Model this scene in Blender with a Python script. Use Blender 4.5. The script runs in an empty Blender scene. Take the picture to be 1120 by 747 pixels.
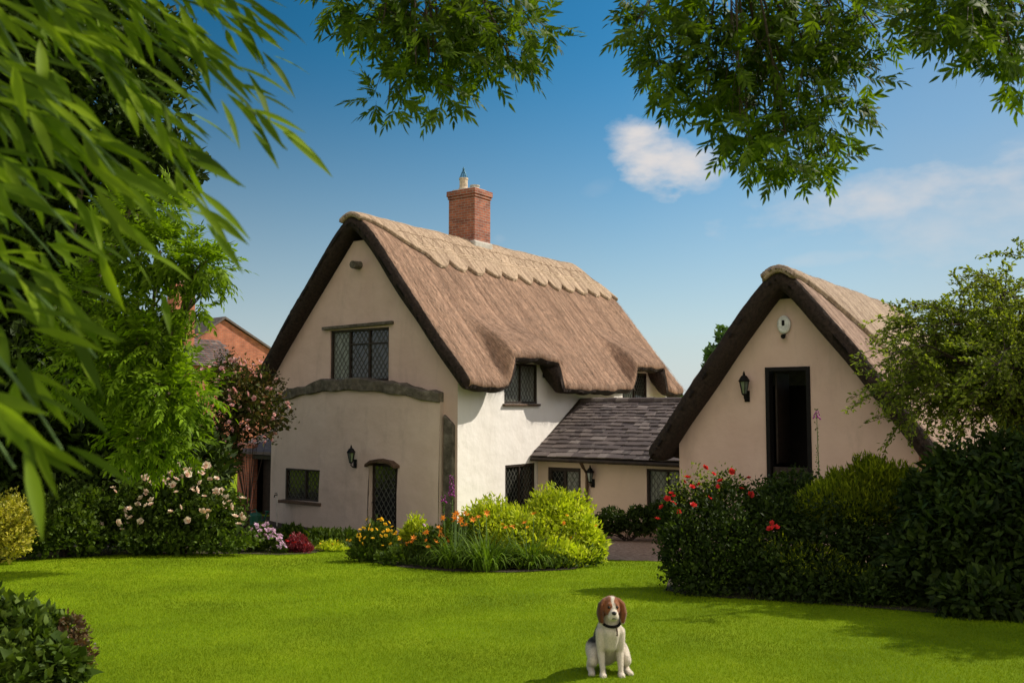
import bpy, bmesh, math, random
import numpy as np
from mathutils import Vector, Matrix, geometry, noise

# ------------------------------------------------------------------ camera
scn = bpy.context.scene
COL = scn.collection
PITCH = math.atan(73.5 / 1036)
CAMZ = 1.8
cd = bpy.data.cameras.new('camera'); cam = bpy.data.objects.new('camera', cd); COL.objects.link(cam)
cam.location = (0, 0, CAMZ); cam.rotation_euler = (math.pi / 2 + PITCH, 0, 0)
cd.sensor_width = 36; cd.lens = 1036 / 1120 * 36; cd.clip_start = .05; cd.clip_end = 3000
cd.dof.use_dof = True; cd.dof.focus_distance = 14; cd.dof.aperture_fstop = 4.0
scn.camera = cam

def ray(x, y):
    u = (x - 560) / 1036; v = (373.5 - y) / 1036
    return np.array([u, math.cos(PITCH) - v * math.sin(PITCH), math.sin(PITCH) + v * math.cos(PITCH)])
def at(x, y, Y):
    r = ray(x, y); return np.array([0, 0, CAMZ]) + r * (Y / r[1])

# ------------------------------------------------------------------ sky and sun
SUN_H = Vector((.94, .33)).normalized(); SUN_EL = math.radians(41.5)
SUN = Vector((SUN_H.x * math.cos(SUN_EL), SUN_H.y * math.cos(SUN_EL), math.sin(SUN_EL)))
scn.view_settings.view_transform = 'Standard'; scn.view_settings.look = 'None'
scn.view_settings.gamma = 1; scn.view_settings.exposure = 0.15; scn.view_settings.use_curve_mapping = False
W = bpy.data.worlds.new('World'); scn.world = W; W.use_nodes = True
nt = W.node_tree; nt.nodes.clear()
def N(t, typ, **k):
    n = t.nodes.new(typ)
    for a, b in k.items(): setattr(n, a, b)
    return n
sky = N(nt, 'ShaderNodeTexSky', sky_type='NISHITA'); sky.sun_disc = False
sky.sun_elevation = SUN_EL; sky.sun_rotation = math.atan2(SUN_H.x, SUN_H.y)
sky.air_density = 1.0; sky.dust_density = .5; sky.ozone_density = 1.6; sky.altitude = 0
hs = N(nt, 'ShaderNodeHueSaturation'); hs.inputs['Saturation'].default_value = 1.5; hs.inputs['Hue'].default_value = .488
nt.links.new(sky.outputs[0], hs.inputs['Color'])
tc = N(nt, 'ShaderNodeTexCoord')
nz = N(nt, 'ShaderNodeTexNoise'); nz.inputs['Scale'].default_value = 17; nz.inputs['Detail'].default_value = 9; nz.inputs['Roughness'].default_value = .56
mp = N(nt, 'ShaderNodeMapping'); mp.inputs['Scale'].default_value = (1, 1, 2.2)
nt.links.new(tc.outputs['Generated'], mp.inputs[0]); nt.links.new(mp.outputs[0], nz.inputs['Vector'])
last = None
def mth(op, a, b=None, c=None, clamp=False, t=None):
    t = t or nt
    m = N(t, 'ShaderNodeMath', operation=op); m.use_clamp = clamp
    for i, q in enumerate((a, b, c)):
        if q is None: continue
        if isinstance(q, (int, float)): m.inputs[i].default_value = q
        else: t.links.new(q, m.inputs[i])
    return m.outputs[0]
# each cloud: where it stands in the sky (direction), half sizes in radians, tilt, opacity, raggedness
for (px, py, hw, hh, tilt, op, rag) in ((694, 160, .040, .029, -.30, 1.0, .66), (722, 182, .046, .034, -.25, 1.0, .69), (758, 190, .048, .026, -.05, .85, .69), (975, 212, .16, .022, .12, .85, .8), (1080, 225, .14, .05, .10, .65, .9), (905, 282, .045, .009, .05, .55, .7),
                                        (865, 215, .05, .02, .0, .25, .9), (655, 208, .02, .012, .3, .2, .9), (547, 262, .007, .005, .0, .2, .8), (1060, 182, .2, .012, .3, .16, .9)):
    dvec = Vector(ray(px, py)).normalized()
    right = Vector((dvec.y, -dvec.x, 0)).normalized(); up = right.cross(dvec).normalized()
    r2 = right * math.cos(tilt) + up * math.sin(tilt); u2 = up * math.cos(tilt) - right * math.sin(tilt)
    def dot(v):
        m = N(nt, 'ShaderNodeVectorMath', operation='DOT_PRODUCT'); m.inputs[1].default_value = v
        nt.links.new(tc.outputs['Generated'], m.inputs[0]); return m.outputs['Value']
    a = mth('DIVIDE', dot(r2), hw); b = mth('DIVIDE', dot(u2), hh)
    rr = mth('ADD', mth('MULTIPLY', a, a), mth('MULTIPLY', b, b))
    front = mth('GREATER_THAN', dot(dvec), 0)
    f = mth('SUBTRACT', 1.0, rr)
    f = mth('ADD', f, mth('MULTIPLY', mth('SUBTRACT', nz.outputs[0], .5), 4.5 * rag))
    f = mth('MULTIPLY', f, .75 if rag < .7 else .35, clamp=True)
    f = mth('MULTIPLY', mth('SMOOTH_MIN', f, 1.0, .2), op)
    f = mth('MULTIPLY', f, front)
    f = mth('MULTIPLY', f, mth('LESS_THAN', rr, 9.0), clamp=True)
    last = f if last is None else mth('ADD', last, mth('MULTIPLY', f, mth('SUBTRACT', 1.0, last)), clamp=True)
# unseen bank of bright cloud, added behind the camera to light the shaded gables
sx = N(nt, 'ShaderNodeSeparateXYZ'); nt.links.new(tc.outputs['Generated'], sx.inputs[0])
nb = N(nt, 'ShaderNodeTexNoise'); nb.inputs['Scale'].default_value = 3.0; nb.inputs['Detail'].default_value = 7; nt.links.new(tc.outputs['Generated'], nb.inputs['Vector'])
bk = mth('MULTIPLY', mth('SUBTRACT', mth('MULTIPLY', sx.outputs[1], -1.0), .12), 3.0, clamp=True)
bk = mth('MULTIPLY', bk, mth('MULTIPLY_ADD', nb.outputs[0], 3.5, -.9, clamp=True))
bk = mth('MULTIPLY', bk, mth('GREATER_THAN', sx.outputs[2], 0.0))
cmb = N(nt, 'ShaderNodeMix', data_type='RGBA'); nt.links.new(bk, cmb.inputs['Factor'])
# deeper blue away from the sun, a thin grey veil towards it
dk_ = mth('MULTIPLY_ADD', mth('MULTIPLY_ADD', sx.outputs[0], -1.6, .35, clamp=True), -.42, 1.0)
vm = N(nt, 'ShaderNodeVectorMath', operation='SCALE'); nt.links.new(hs.outputs[0], vm.inputs[0]); nt.links.new(dk_, vm.inputs['Scale'])
vl = N(nt, 'ShaderNodeMix', data_type='RGBA'); nt.links.new(mth('MULTIPLY', mth('MULTIPLY_ADD', sx.outputs[0], 2.2, -.25, clamp=True), mth('MULTIPLY_ADD', nb.outputs[0], .8, .15)), vl.inputs['Factor'])
nt.links.new(vm.outputs[0], vl.inputs['A']); vl.inputs['B'].default_value = (3.0, 3.6, 4.2, 1)
hz = mth('POWER', mth('SUBTRACT', 1.0, mth('MULTIPLY', sx.outputs[2], 2.6), clamp=True), 2.0)
hm_ = N(nt, 'ShaderNodeMix', data_type='RGBA'); nt.links.new(mth('MULTIPLY', hz, .85), hm_.inputs['Factor']); nt.links.new(vl.outputs['Result'], hm_.inputs['A']); hm_.inputs['B'].default_value = (5.3, 6.1, 6.6, 1)
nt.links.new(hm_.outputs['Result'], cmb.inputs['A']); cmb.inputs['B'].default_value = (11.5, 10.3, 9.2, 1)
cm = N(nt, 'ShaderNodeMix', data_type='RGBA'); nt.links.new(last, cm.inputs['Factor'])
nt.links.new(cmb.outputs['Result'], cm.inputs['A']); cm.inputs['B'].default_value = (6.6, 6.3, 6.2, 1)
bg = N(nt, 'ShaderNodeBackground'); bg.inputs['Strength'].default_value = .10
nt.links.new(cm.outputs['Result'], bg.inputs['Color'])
wo = N(nt, 'ShaderNodeOutputWorld'); nt.links.new(bg.outputs[0], wo.inputs[0])
sl = bpy.data.lights.new('sun', 'SUN'); so = bpy.data.objects.new('sun', sl); COL.objects.link(so)
sl.energy = 5.0; sl.angle = math.radians(.55); sl.color = (1, .91, .78)
so.rotation_euler = (-SUN).to_track_quat('-Z', 'Y').to_euler()

# ------------------------------------------------------------------ helpers
rng = np.random.default_rng(7)
random.seed(7)
MATS = {}
def mat_base(name):
    m = bpy.data.materials.new(name); m.use_nodes = True; t = m.node_tree
    return m, t, t.nodes['Principled BSDF']
def ramp(t, fac, stops):
    r = N(t, 'ShaderNodeValToRGB'); t.links.new(fac, r.inputs[0])
    e = r.color_ramp.elements
    while len(e) < len(stops): e.new(.5)
    for i, (p, c) in enumerate(stops):
        e[i].position = p; e[i].color = (*c, 1)
    return r.outputs[0]
def tnoise(t, vec, scale, detail=4, rough=.55, dim=None):
    n = N(t, 'ShaderNodeTexNoise'); n.inputs['Scale'].default_value = scale
    n.inputs['Detail'].default_value = detail; n.inputs['Roughness'].default_value = rough
    if vec is not None: t.links.new(vec, n.inputs['Vector'])
    return n.outputs[0]
def scaled(t, vec, s):
    m = N(t, 'ShaderNodeMapping'); m.inputs['Scale'].default_value = s; t.links.new(vec, m.inputs[0]); return m.outputs[0]
def bump(t, h, b, strength, dist):
    k = N(t, 'ShaderNodeBump'); k.inputs['Strength'].default_value = strength; k.inputs['Distance'].default_value = dist
    t.links.new(h, k.inputs['Height']); t.links.new(k.outputs[0], b.inputs['Normal'])
def mixc(t, f, a, b, mode='MIX'):
    m = N(t, 'ShaderNodeMix', data_type='RGBA', blend_type=mode)
    if isinstance(f, float): m.inputs['Factor'].default_value = f
    else: t.links.new(f, m.inputs['Factor'])
    for k, q in (('A', a), ('B', b)):
        if isinstance(q, tuple): m.inputs[k].default_value = (*q, 1)
        else: t.links.new(q, m.inputs[k])
    return m.outputs['Result']
def coord(t, which='Object'):
    return N(t, 'ShaderNodeTexCoord').outputs[which]

def mat_noise(name, stops, scale=5, rough=.8, bs=.3, bd=.01, bscale=None, sc=(1, 1, 1), spec=.3):
    m, t, b = mat_base(name); c = scaled(t, coord(t), sc)
    t.links.new(ramp(t, tnoise(t, c, scale, 6, .6), stops), b.inputs['Base Color'])
    b.inputs['Roughness'].default_value = rough; b.inputs['Specular IOR Level'].default_value = spec
    bump(t, tnoise(t, c, bscale or scale * 4, 5, .6), b, bs, bd)
    return m
def mat_plaster(name, c1, c2, stain=(.3, .27, .22), amt=.35):
    m, t, b = mat_base(name); c = coord(t)
    base = ramp(t, tnoise(t, c, 1.1, 6, .6), [(.3, c1), (.7, c2)])
    st = ramp(t, tnoise(t, scaled(t, c, (1.6, 1.6, .45)), 1.6, 8, .68), [(.52, (0, 0, 0)), (.80, (1, 1, 1))])
    f = N(t, 'ShaderNodeMath', operation='MULTIPLY'); t.links.new(st, f.inputs[0]); f.inputs[1].default_value = amt
    t.links.new(mixc(t, f.outputs[0], base, stain), b.inputs['Base Color'])
    b.inputs['Roughness'].default_value = .9; b.inputs['Specular IOR Level'].default_value = .2
    h = N(t, 'ShaderNodeMath', operation='ADD'); t.links.new(tnoise(t, c, 2.2, 3, .5), h.inputs[0])
    h2 = N(t, 'ShaderNodeMath', operation='MULTIPLY'); t.links.new(tnoise(t, c, 38, 4, .6), h2.inputs[0]); h2.inputs[1].default_value = .10
    t.links.new(h2.outputs[0], h.inputs[1]); bump(t, h.outputs[0], b, .55, .05)
    return m
def mat_thatch(name, stops, patch, pk, s=(30, 1.1, 1), bd=.013):
    m, t, b = mat_base(name); uv = coord(t, 'UV')
    n1 = tnoise(t, scaled(t, uv, s), 1.4, 8, .72)
    n3 = tnoise(t, scaled(t, uv, (s[0] * 2.4, s[1] * 3.5, 1)), 1.4, 6, .75)
    a = N(t, 'ShaderNodeMath', operation='MULTIPLY_ADD'); t.links.new(n3, a.inputs[0]); a.inputs[1].default_value = .6
    sh = N(t, 'ShaderNodeMath', operation='MULTIPLY'); t.links.new(n1, sh.inputs[0]); sh.inputs[1].default_value = .4
    t.links.new(sh.outputs[0], a.inputs[2])
    col = ramp(t, a.outputs[0], stops)
    n2 = tnoise(t, scaled(t, uv, (2.2, .30, 1)), 1.3, 8, .68)
    pm = ramp(t, n2, [(.42, (0, 0, 0)), (.68, (pk, pk, pk))])
    n4 = tnoise(t, scaled(t, uv, (7, .22, 1)), 1.0, 6, .7)
    st_ = ramp(t, n4, [(.38, (.58, .54, .52)), (.52, (1, 1, 1)), (.66, (1.22, 1.2, 1.18))])
    t.links.new(mixc(t, 1.0, mixc(t, pm, col, patch), st_, 'MULTIPLY'), b.inputs['Base Color'])
    b.inputs['Roughness'].default_value = .95; b.inputs['Specular IOR Level'].default_value = .12
    bump(t, a.outputs[0], b, .9, bd)
    return m
def mat_leaf(name, cols, trans=.35, rough=.5, tint=None, spec=.35, nscale=1.2):
    m, t, b = mat_base(name)
    g = N(t, 'ShaderNodeNewGeometry'); 
    r = ramp(t, g.outputs['Random Per Island'], [(i / max(1, len(cols) - 1), c) for i, c in enumerate(cols)])
    nn = tnoise(t, coord(t), nscale, 3, .5)
    v = N(t, 'ShaderNodeHueSaturation'); t.links.new(r, v.inputs['Color'])
    mr = N(t, 'ShaderNodeMapRange'); t.links.new(nn, mr.inputs[0]); mr.inputs[1].default_value = .3; mr.inputs[2].default_value = .7
    mr.inputs[3].default_value = .72; mr.inputs[4].default_value = 1.3; t.links.new(mr.outputs[0], v.inputs['Value'])
    t.links.new(v.outputs[0], b.inputs['Base Color'])
    b.inputs['Roughness'].default_value = rough; b.inputs['Specular IOR Level'].default_value = spec
    tr = N(t, 'ShaderNodeBsdfTranslucent')
    tt = mixc(t, 1.0, v.outputs[0], tint or (1.25, 1.3, .45), 'MULTIPLY')
    t.links.new(tt, tr.inputs[0])
    mx = N(t, 'ShaderNodeMixShader'); mx.inputs[0].default_value = trans
    t.links.new(b.outputs[0], mx.inputs[1]); t.links.new(tr.outputs[0], mx.inputs[2])
    t.links.new(mx.outputs[0], t.nodes['Material Output'].inputs[0])
    return m
def mat_brick(name, c1, c2, mortar, bw=.225, bh=.075):
    m, t, b = mat_base(name); uv = coord(t, 'UV')
    k = N(t, 'ShaderNodeTexBrick'); t.links.new(uv, k.inputs[0])
    k.inputs['Color1'].default_value = (*c1, 1); k.inputs['Color2'].default_value = (*c2, 1); k.inputs['Mortar'].default_value = (*mortar, 1)
    k.inputs['Scale'].default_value = 1; k.inputs['Brick Width'].default_value = bw; k.inputs['Row Height'].default_value = bh
    k.inputs['Mortar Size'].default_value = .009; k.inputs['Bias'].default_value = -.1
    nn = ramp(t, tnoise(t, coord(t), 3.5, 6, .65), [(.3, (.55, .5, .5)), (.7, (1.25, 1.2, 1.15))])
    t.links.new(mixc(t, .9, k.outputs[0], nn, 'MULTIPLY'), b.inputs['Base Color'])
    b.inputs['Roughness'].default_value = .9
    bump(t, k.outputs['Fac'], b, -.6, .01)
    return m
def mat_flat(name, c, rough=.6, metal=0.0, spec=.4, v=.25):
    m, t, b = mat_base(name)
    a = tuple(x * (1 - v) for x in c); d = tuple(min(1, x * (1 + v)) for x in c)
    t.links.new(ramp(t, tnoise(t, coord(t), 9, 5, .6), [(.35, a), (.65, d)]), b.inputs['Base Color'])
    b.inputs['Roughness'].default_value = rough; b.inputs['Metallic'].default_value = metal; b.inputs['Specular IOR Level'].default_value = spec
    return m

class MB:
    def __init__(s, off=(0, 0, 0)):
        s.v = []; s.f = []; s.off = off; s.uv = {}
    def add(s, vs, fs):
        n = len(s.v); s.v += [tuple(map(float, p)) for p in vs]; s.f += [tuple(i + n for i in f) for f in fs]
    def box(s, x0, x1, y0, y1, z0, z1, F=None):
        ps = [(x, y, z) for z in (z0, z1) for y in (y0, y1) for x in (x0, x1)]
        if F: ps = [F(*p) for p in ps]
        s.add(ps, [(0, 2, 3, 1), (4, 5, 7, 6), (0, 1, 5, 4), (2, 6, 7, 3), (0, 4, 6, 2), (1, 3, 7, 5)])
    def prism(s, poly, F, w0, w1):
        n = len(poly); s.add([F(u, v, w0) for u, v in poly] + [F(u, v, w1) for u, v in poly],
            [tuple(range(n))[::-1], tuple(range(n, 2 * n))] + [(i, (i + 1) % n, n + (i + 1) % n, n + i) for i in range(n)])
    def bar(s, a, b, w, h=None, up=(0, 0, 1)):
        a = Vector(a); b = Vector(b); h = h or w; d = (b - a).normalized(); u = Vector(up)
        if abs(d.dot(u)) > .95: u = Vector((1, 0, 0))
        r = d.cross(u).normalized(); u = r.cross(d)
        ps = [p + r * i * w / 2 + u * j * h / 2 for p in (a, b) for (i, j) in ((-1, -1), (1, -1), (1, 1), (-1, 1))]
        s.add(ps, [(0, 1, 2, 3), (7, 6, 5, 4)] + [(i, i + 4, (i + 1) % 4 + 4, (i + 1) % 4) for i in range(4)])
    def tube(s, pts, rad, n=7):
        pts = [Vector(p) for p in pts]; m = len(pts)
        if not hasattr(rad, '__len__'): rad = [rad] * m
        ref = Vector((0, 0, 1)); vs = []
        for i, p in enumerate(pts):
            d = (pts[min(i + 1, m - 1)] - pts[max(i - 1, 0)]).normalized()
            r = d.cross(ref)
            if r.length < .15: r = d.cross(Vector((1, 0, 0)))
            r.normalize(); u = r.cross(d)
            for k in range(n):
                a = 2 * math.pi * k / n; vs.append(p + (r * math.cos(a) + u * math.sin(a)) * rad[i])
        fs = [(i * n + k, i * n + (k + 1) % n, (i + 1) * n + (k + 1) % n, (i + 1) * n + k) for i in range(m - 1) for k in range(n)]
        fs += [tuple(range(n))[::-1], tuple(range((m - 1) * n, m * n))]
        s.add(vs, fs)
    def lathe(s, prof, c=(0, 0, 0), n=14):
        vs = [(c[0] + r * math.cos(2 * math.pi * k / n), c[1] + r * math.sin(2 * math.pi * k / n), c[2] + z) for r, z in prof for k in range(n)]
        m = len(prof)
        fs = [(i * n + k, i * n + (k + 1) % n, (i + 1) * n + (k + 1) % n, (i + 1) * n + k) for i in range(m - 1) for k in range(n)]
        fs += [tuple(range(n))[::-1], tuple(range((m - 1) * n, m * n))]
        s.add(vs, fs)
    def build(s, name, mat, parent=None, smooth=False, bevel=0, recalc=True):
        o = Vector(s.off)
        me = bpy.data.meshes.new(name); me.from_pydata([tuple(Vector(p) - o) for p in s.v], [], s.f); me.update()
        if recalc:
            bm = bmesh.new(); bm.from_mesh(me); bmesh.ops.recalc_face_normals(bm, faces=bm.faces); bm.to_mesh(me); bm.free()
        uvl = me.uv_layers.new(name='UVMap')
        for p in me.polygons:
            nx, ny, nz_ = (abs(q) for q in p.normal)
            for li in p.loop_indices:
                c = me.vertices[me.loops[li].vertex_index].co
                uvl.data[li].uv = (c.y, c.z) if nx >= ny and nx >= nz_ else ((c.x, c.z) if ny >= nz_ else (c.x, c.y))
        return finish(me, name, mat, parent, smooth, bevel)
def finish(me, name, mat, parent=None, smooth=False, bevel=0):
    if mat: me.materials.append(mat)
    if smooth: me.polygons.foreach_set('use_smooth', [True] * len(me.polygons))
    ob = bpy.data.objects.new(name, me); COL.objects.link(ob)
    if parent: ob.parent = parent
    if bevel:
        b = ob.modifiers.new('bevel', 'BEVEL'); b.width = bevel; b.segments = 2; b.limit_method = 'ANGLE'
    return ob
def tag(o, label=None, cat=None, group=None, kind=None):
    if label: o['label'] = label
    if cat: o['category'] = cat
    if group: o['group'] = group
    if kind: o['kind'] = kind
    return o
def thing(name, label, cat, loc=(0, 0, 0), rz=0, group=None):
    o = bpy.data.objects.new(name, None); COL.objects.link(o); o.empty_display_size = .3
    o.location = loc; o.rotation_euler = (0, 0, rz)
    return tag(o, label, cat, group)
def arr_mesh(name, V, T, mat, parent=None, smooth=False):
    V = np.asarray(V, np.float32); T = np.asarray(T, np.int32)
    me = bpy.data.meshes.new(name); me.vertices.add(len(V)); me.vertices.foreach_set('co', V.ravel())
    me.loops.add(T.size); me.loops.foreach_set('vertex_index', T.ravel())
    me.polygons.add(len(T)); me.polygons.foreach_set('loop_start', np.arange(0, T.size, 3, dtype=np.int32))
    me.polygons.foreach_set('loop_total', np.full(len(T), 3, np.int32)); me.update(calc_edges=True)
    return finish(me, name, mat, parent, smooth)

def nrm(a): return a / np.maximum(np.linalg.norm(a, axis=-1, keepdims=True), 1e-9)
def leaf_geo(P, D, Nn, L, w, kind='q', curl=.12):
    P = np.asarray(P, float); D = nrm(np.asarray(D, float)); S = nrm(np.cross(D, Nn)); Nn = np.cross(S, D)
    L = np.broadcast_to(np.asarray(L, float), (len(P),))[:, None]; w = np.broadcast_to(np.asarray(w, float), (len(P),))[:, None]
    if kind == 'q':
        vs = [P, P + D * L * .45 + S * w / 2 + Nn * w * .15, P + D * L - Nn * L * curl, P + D * L * .45 - S * w / 2 + Nn * w * .15]
        tr = [(0, 1, 2), (0, 2, 3)]; k = 4
    elif kind == 'w':
        c = curl; st = ((0, .10), (.14, .55), (.32, .95), (.5, 1.0), (.68, .80), (.84, .42), (1, .02)); vs = []
        for t_, ww in st:
            q = P + D * L * t_ - Nn * L * c * t_ ** 2
            vs += [q + S * w * .5 * ww + Nn * w * .16 * ww, q, q - S * w * .5 * ww + Nn * w * .16 * ww]
        tr = []
        for j in range(6):
            for m_ in (0, 1): a_ = j * 3 + m_; tr += [(a_, a_ + 1, a_ + 4), (a_, a_ + 4, a_ + 3)]
        k = 21
    else:
        c = curl
        vs = [P, P + D * L * .3 + S * w * .48 + Nn * w * .12, P + D * L * .3 - S * w * .48 + Nn * w * .12,
              P + D * L * .65 + S * w * .36 - Nn * L * c * .35, P + D * L * .65 - S * w * .36 - Nn * L * c * .35, P + D * L - Nn * L * c]
        tr = [(0, 1, 2), (1, 3, 4), (1, 4, 2), (3, 5, 4)]; k = 6
    V = np.stack(vs, 1).reshape(-1, 3)
    T = (np.arange(len(P))[:, None, None] * k + np.array(tr)[None]).reshape(-1, 3)
    return V, T
def cat_geo(gs):
    Vs, Ts, n = [], [], 0
    for V, T in gs: Vs.append(V); Ts.append(T + n); n += len(V)
    return np.concatenate(Vs), np.concatenate(Ts)
def rdir(n): return nrm(rng.normal(size=(n, 3)))
def compound(P, D, Nn, L, pairs=5, ll=.09, lw=.028, spread=55, droop=.25):
    """pinnate leaves: pairs of leaflets along a stalk, one at its end"""
    P = np.asarray(P, float); D = nrm(D); S = nrm(np.cross(D, Nn)); Nn = np.cross(S, D)
    n = len(P); L = np.broadcast_to(L, (n,))[:, None]; gs = []
    for k in range(pairs):
        t = .25 + .7 * k / pairs; q = P + D * L * t; q[:, 2] -= (L[:, 0] * t) ** 2 * droop * 2
        for sgn in (-1, 1):
            a = np.radians(spread + rng.normal(size=(n, 1)) * 9 - 14 * t)
            d2 = D * np.cos(a) + S * sgn * np.sin(a) + rng.normal(size=(n, 3)) * .10; d2[:, 2] -= droop
            sz = ll * (.8 + .35 * math.sin(math.pi * min(1, t))) * (1 + rng.normal(size=n) * .1)
            gs.append(leaf_geo(q, d2, Nn + rng.normal(size=(n, 3)) * .22, sz, sz * lw / ll, 'l', .15))
    q = P + D * L; q[:, 2] -= L[:, 0] ** 2 * droop * 2
    d2 = D.copy(); d2[:, 2] -= droop; gs.append(leaf_geo(q, d2, Nn, ll * 1.1, lw * 1.1, 'l', .15))
    st = P + D * L; st[:, 2] -= L[:, 0] ** 2 * droop * 2
    gs.append(leaf_geo(P, st - P, Nn, np.linalg.norm(st - P, axis=1), .007, 'q', 0))
    return cat_geo(gs)

# terrain: the garden falls away from the camera to the cottage
SL = .077
def gz(Y):
    Y = np.asarray(Y, float)
    t = np.clip(Y, 2.5, 21.9); z = -SL * (t - 6.5)
    return z
def gp(X, Y, up=0): return Vector((X, Y, float(gz(Y)) + up))
def gpix(x, y):
    r = ray(x, y); k = r[2] / r[1]; Y = (1.8 - SL * 6.5) / (-k - SL); return Vector((r[0] / r[1] * Y, Y, float(gz(Y))))

# ------------------------------------------------------------------ materials
M = {}
M['gable'] = mat_plaster('pink_cream_render', (.57, .405, .335), (.65, .485, .405), (.34, .25, .205), .5)
M['white'] = mat_plaster('white_lime_render', (.80, .76, .70), (.84, .81, .76), (.5, .46, .4), .18)
M['tan'] = mat_plaster('buff_render', (.60, .46, .35), (.66, .51, .39), (.38, .32, .26), .3)
M['thatch'] = mat_thatch('weathered_thatch', [(.34, (.13, .075, .048)), (.48, (.34, .21, .14)), (.62, (.54, .36, .25))], (.15, .09, .062), .7)
M['cap'] = mat_thatch('fresh_straw_ridge', [(.36, (.15, .10, .065)), (.48, (.38, .28, .195)), (.62, (.60, .46, .33))], (.30, .22, .155), .5, (18, 3, 1), .018)
M['thatch2'] = mat_thatch('outbuilding_thatch', [(.34, (.14, .09, .07)), (.48, (.32, .22, .17)), (.62, (.48, .35, .27))], (.18, .125, .10), .6)
M['cap2'] = mat_thatch('outbuilding_ridge_straw', [(.34, (.14, .10, .075)), (.48, (.33, .25, .185)), (.62, (.48, .37, .28))], (.26, .20, .15), .5, (18, 3, 1), .018)
M['reedends_shade'] = mat_noise('cut_reed_ends_shade', [(.3, (.012, .008, .006)), (.7, (.05, .032, .023))], 16, .95, 1, .03, 50)  # dark old reed ends; shade under the verge is also in the colour
M['straw'] = mat_leaf('loose_straw', [(.10, .066, .047), (.26, .18, .13), (.42, .30, .22)], .05, .9, (1, 1, 1), .1)
M['straw2'] = mat_leaf('pale_straw', [(.22, .15, .10), (.46, .34, .23), (.70, .54, .39)], .05, .9, (1, 1, 1), .1)
M['oldwood'] = mat_noise('weathered_grey_oak', [(.3, (.05, .042, .03)), (.55, (.13, .112, .085)), (.75, (.23, .205, .165))], 6, .9, .8, .03, 22, (1, 1, 1))
M['darkwood'] = mat_noise('dark_stained_wood', [(.3, (.014, .010, .007)), (.7, (.045, .03, .02))], 9, .6, .4, .01)
M['sill'] = mat_noise('brown_wood', [(.3, (.05, .03, .018)), (.7, (.12, .07, .04))], 9, .7, .4, .01)
M['lead'] = mat_flat('lead_cames', (.095, .095, .08), .7, .1, .2)
M['brick'] = mat_brick('chimney_brick', (.40, .12, .06), (.22, .065, .04), (.30, .24, .20))
M['brick2'] = mat_brick('orange_brick', (.52, .17, .085), (.40, .12, .06), (.36, .22, .16))
M['cement'] = mat_noise('cement', [(.3, (.35, .32, .28)), (.7, (.55, .52, .47))], 5, .9)
M['pot'] = mat_flat('buff_clay', (.58, .46, .34), .8)
M['black'] = mat_flat('black_paint', (.007, .006, .006), .6, 0, .15)
M['bluemetal'] = mat_flat('blue_green_wire', (.05, .15, .22), .5, .5)
M['lampglass'] = mat_flat('lamp_glass', (.10, .12, .10), .1, 0, .8)
M['plastic'] = mat_flat('white_plastic', (.62, .62, .60), .4)
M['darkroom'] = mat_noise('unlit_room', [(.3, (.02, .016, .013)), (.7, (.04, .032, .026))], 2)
m, t, b = mat_base('window_glass'); b.inputs['Base Color'].default_value = (.012, .013, .012, 1); b.inputs['Roughness'].default_value = .06
b.inputs['Specular IOR Level'].default_value = .6; bump(t, tnoise(t, coord(t), 6, 2, .5), b, .25, .02); M['glass'] = m
M['curtain'] = mat_noise('pale_curtain_behind_glass', [(.4, (.10, .105, .085)), (.6, (.22, .23, .19))], 3, .35, .1, .01, None, (7, 7, .4), .6)
# slates: colour varies from slate to slate, with pale lichen spots
m, t, b = mat_base('stone_slate'); g = N(t, 'ShaderNodeNewGeometry')
c0 = ramp(t, g.outputs['Random Per Island'], [(0, (.06, .045, .043)), (.5, (.10, .076, .07)), (.85, (.135, .105, .095)), (1, (.20, .165, .15))])
lic = ramp(t, tnoise(t, coord(t), 5, 9, .75), [(.55, (0, 0, 0)), (.72, (.65, .65, .65))])
t.links.new(mixc(t, lic, c0, (.30, .27, .23)), b.inputs['Base Color']); b.inputs['Roughness'].default_value = .75
bump(t, tnoise(t, coord(t), 25, 6, .6), b, .5, .012); M['slate'] = m
M['bark'] = mat_noise('bark', [(.3, (.05, .035, .025)), (.7, (.16, .12, .085))], 8, .95, .9, .02, 14, (1, 1, .25))
M['twig'] = mat_flat('dark_twig', (.06, .042, .03), .9)
M['greenstem'] = mat_flat('green_stem', (.10, .17, .04), .7)
LF = {}
LF['near'] = mat_leaf('willowy_leaf', [(.05, .09, .004), (.13, .21, .007), (.24, .34, .010), (.07, .12, .005)], .5, .6, None, .18)
LF['ash'] = mat_leaf('ash_leaf', [(.045, .08, .005), (.08, .14, .007), (.14, .21, .009), (.055, .095, .006)], .5, .6, None, .18)
LF['ashlit'] = mat_leaf('bright_ash_leaf', [(.10, .17, .006), (.20, .31, .010), (.14, .23, .008), (.06, .11, .005)], .45, .6, None, .15)
LF['dark'] = mat_leaf('dark_leaf', [(.014, .026, .004), (.028, .05, .006), (.05, .08, .009)], .2, .6, None, .15)
LF['mid'] = mat_leaf('mid_green_leaf', [(.03, .055, .006), (.055, .095, .009), (.10, .15, .014)], .28, .6, None, .15)
LF['small'] = mat_leaf('olive_small_leaf', [(.10, .14, .012), (.18, .23, .02), (.30, .35, .04), (.07, .10, .012)], .45, .6)
LF['lime'] = mat_leaf('lime_leaf', [(.26, .33, .015), (.44, .52, .02), (.60, .64, .04), (.20, .28, .015)], .35, .6, None, .15)
LF['conifer'] = mat_leaf('golden_conifer', [(.06, .09, .006), (.16, .20, .009), (.32, .36, .018)], .45, .7, None, .1)
LF['gold'] = mat_leaf('gold_variegated_leaf', [(.22, .23, .02), (.42, .38, .03), (.55, .50, .06), (.14, .17, .02)], .3, .5)
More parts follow.
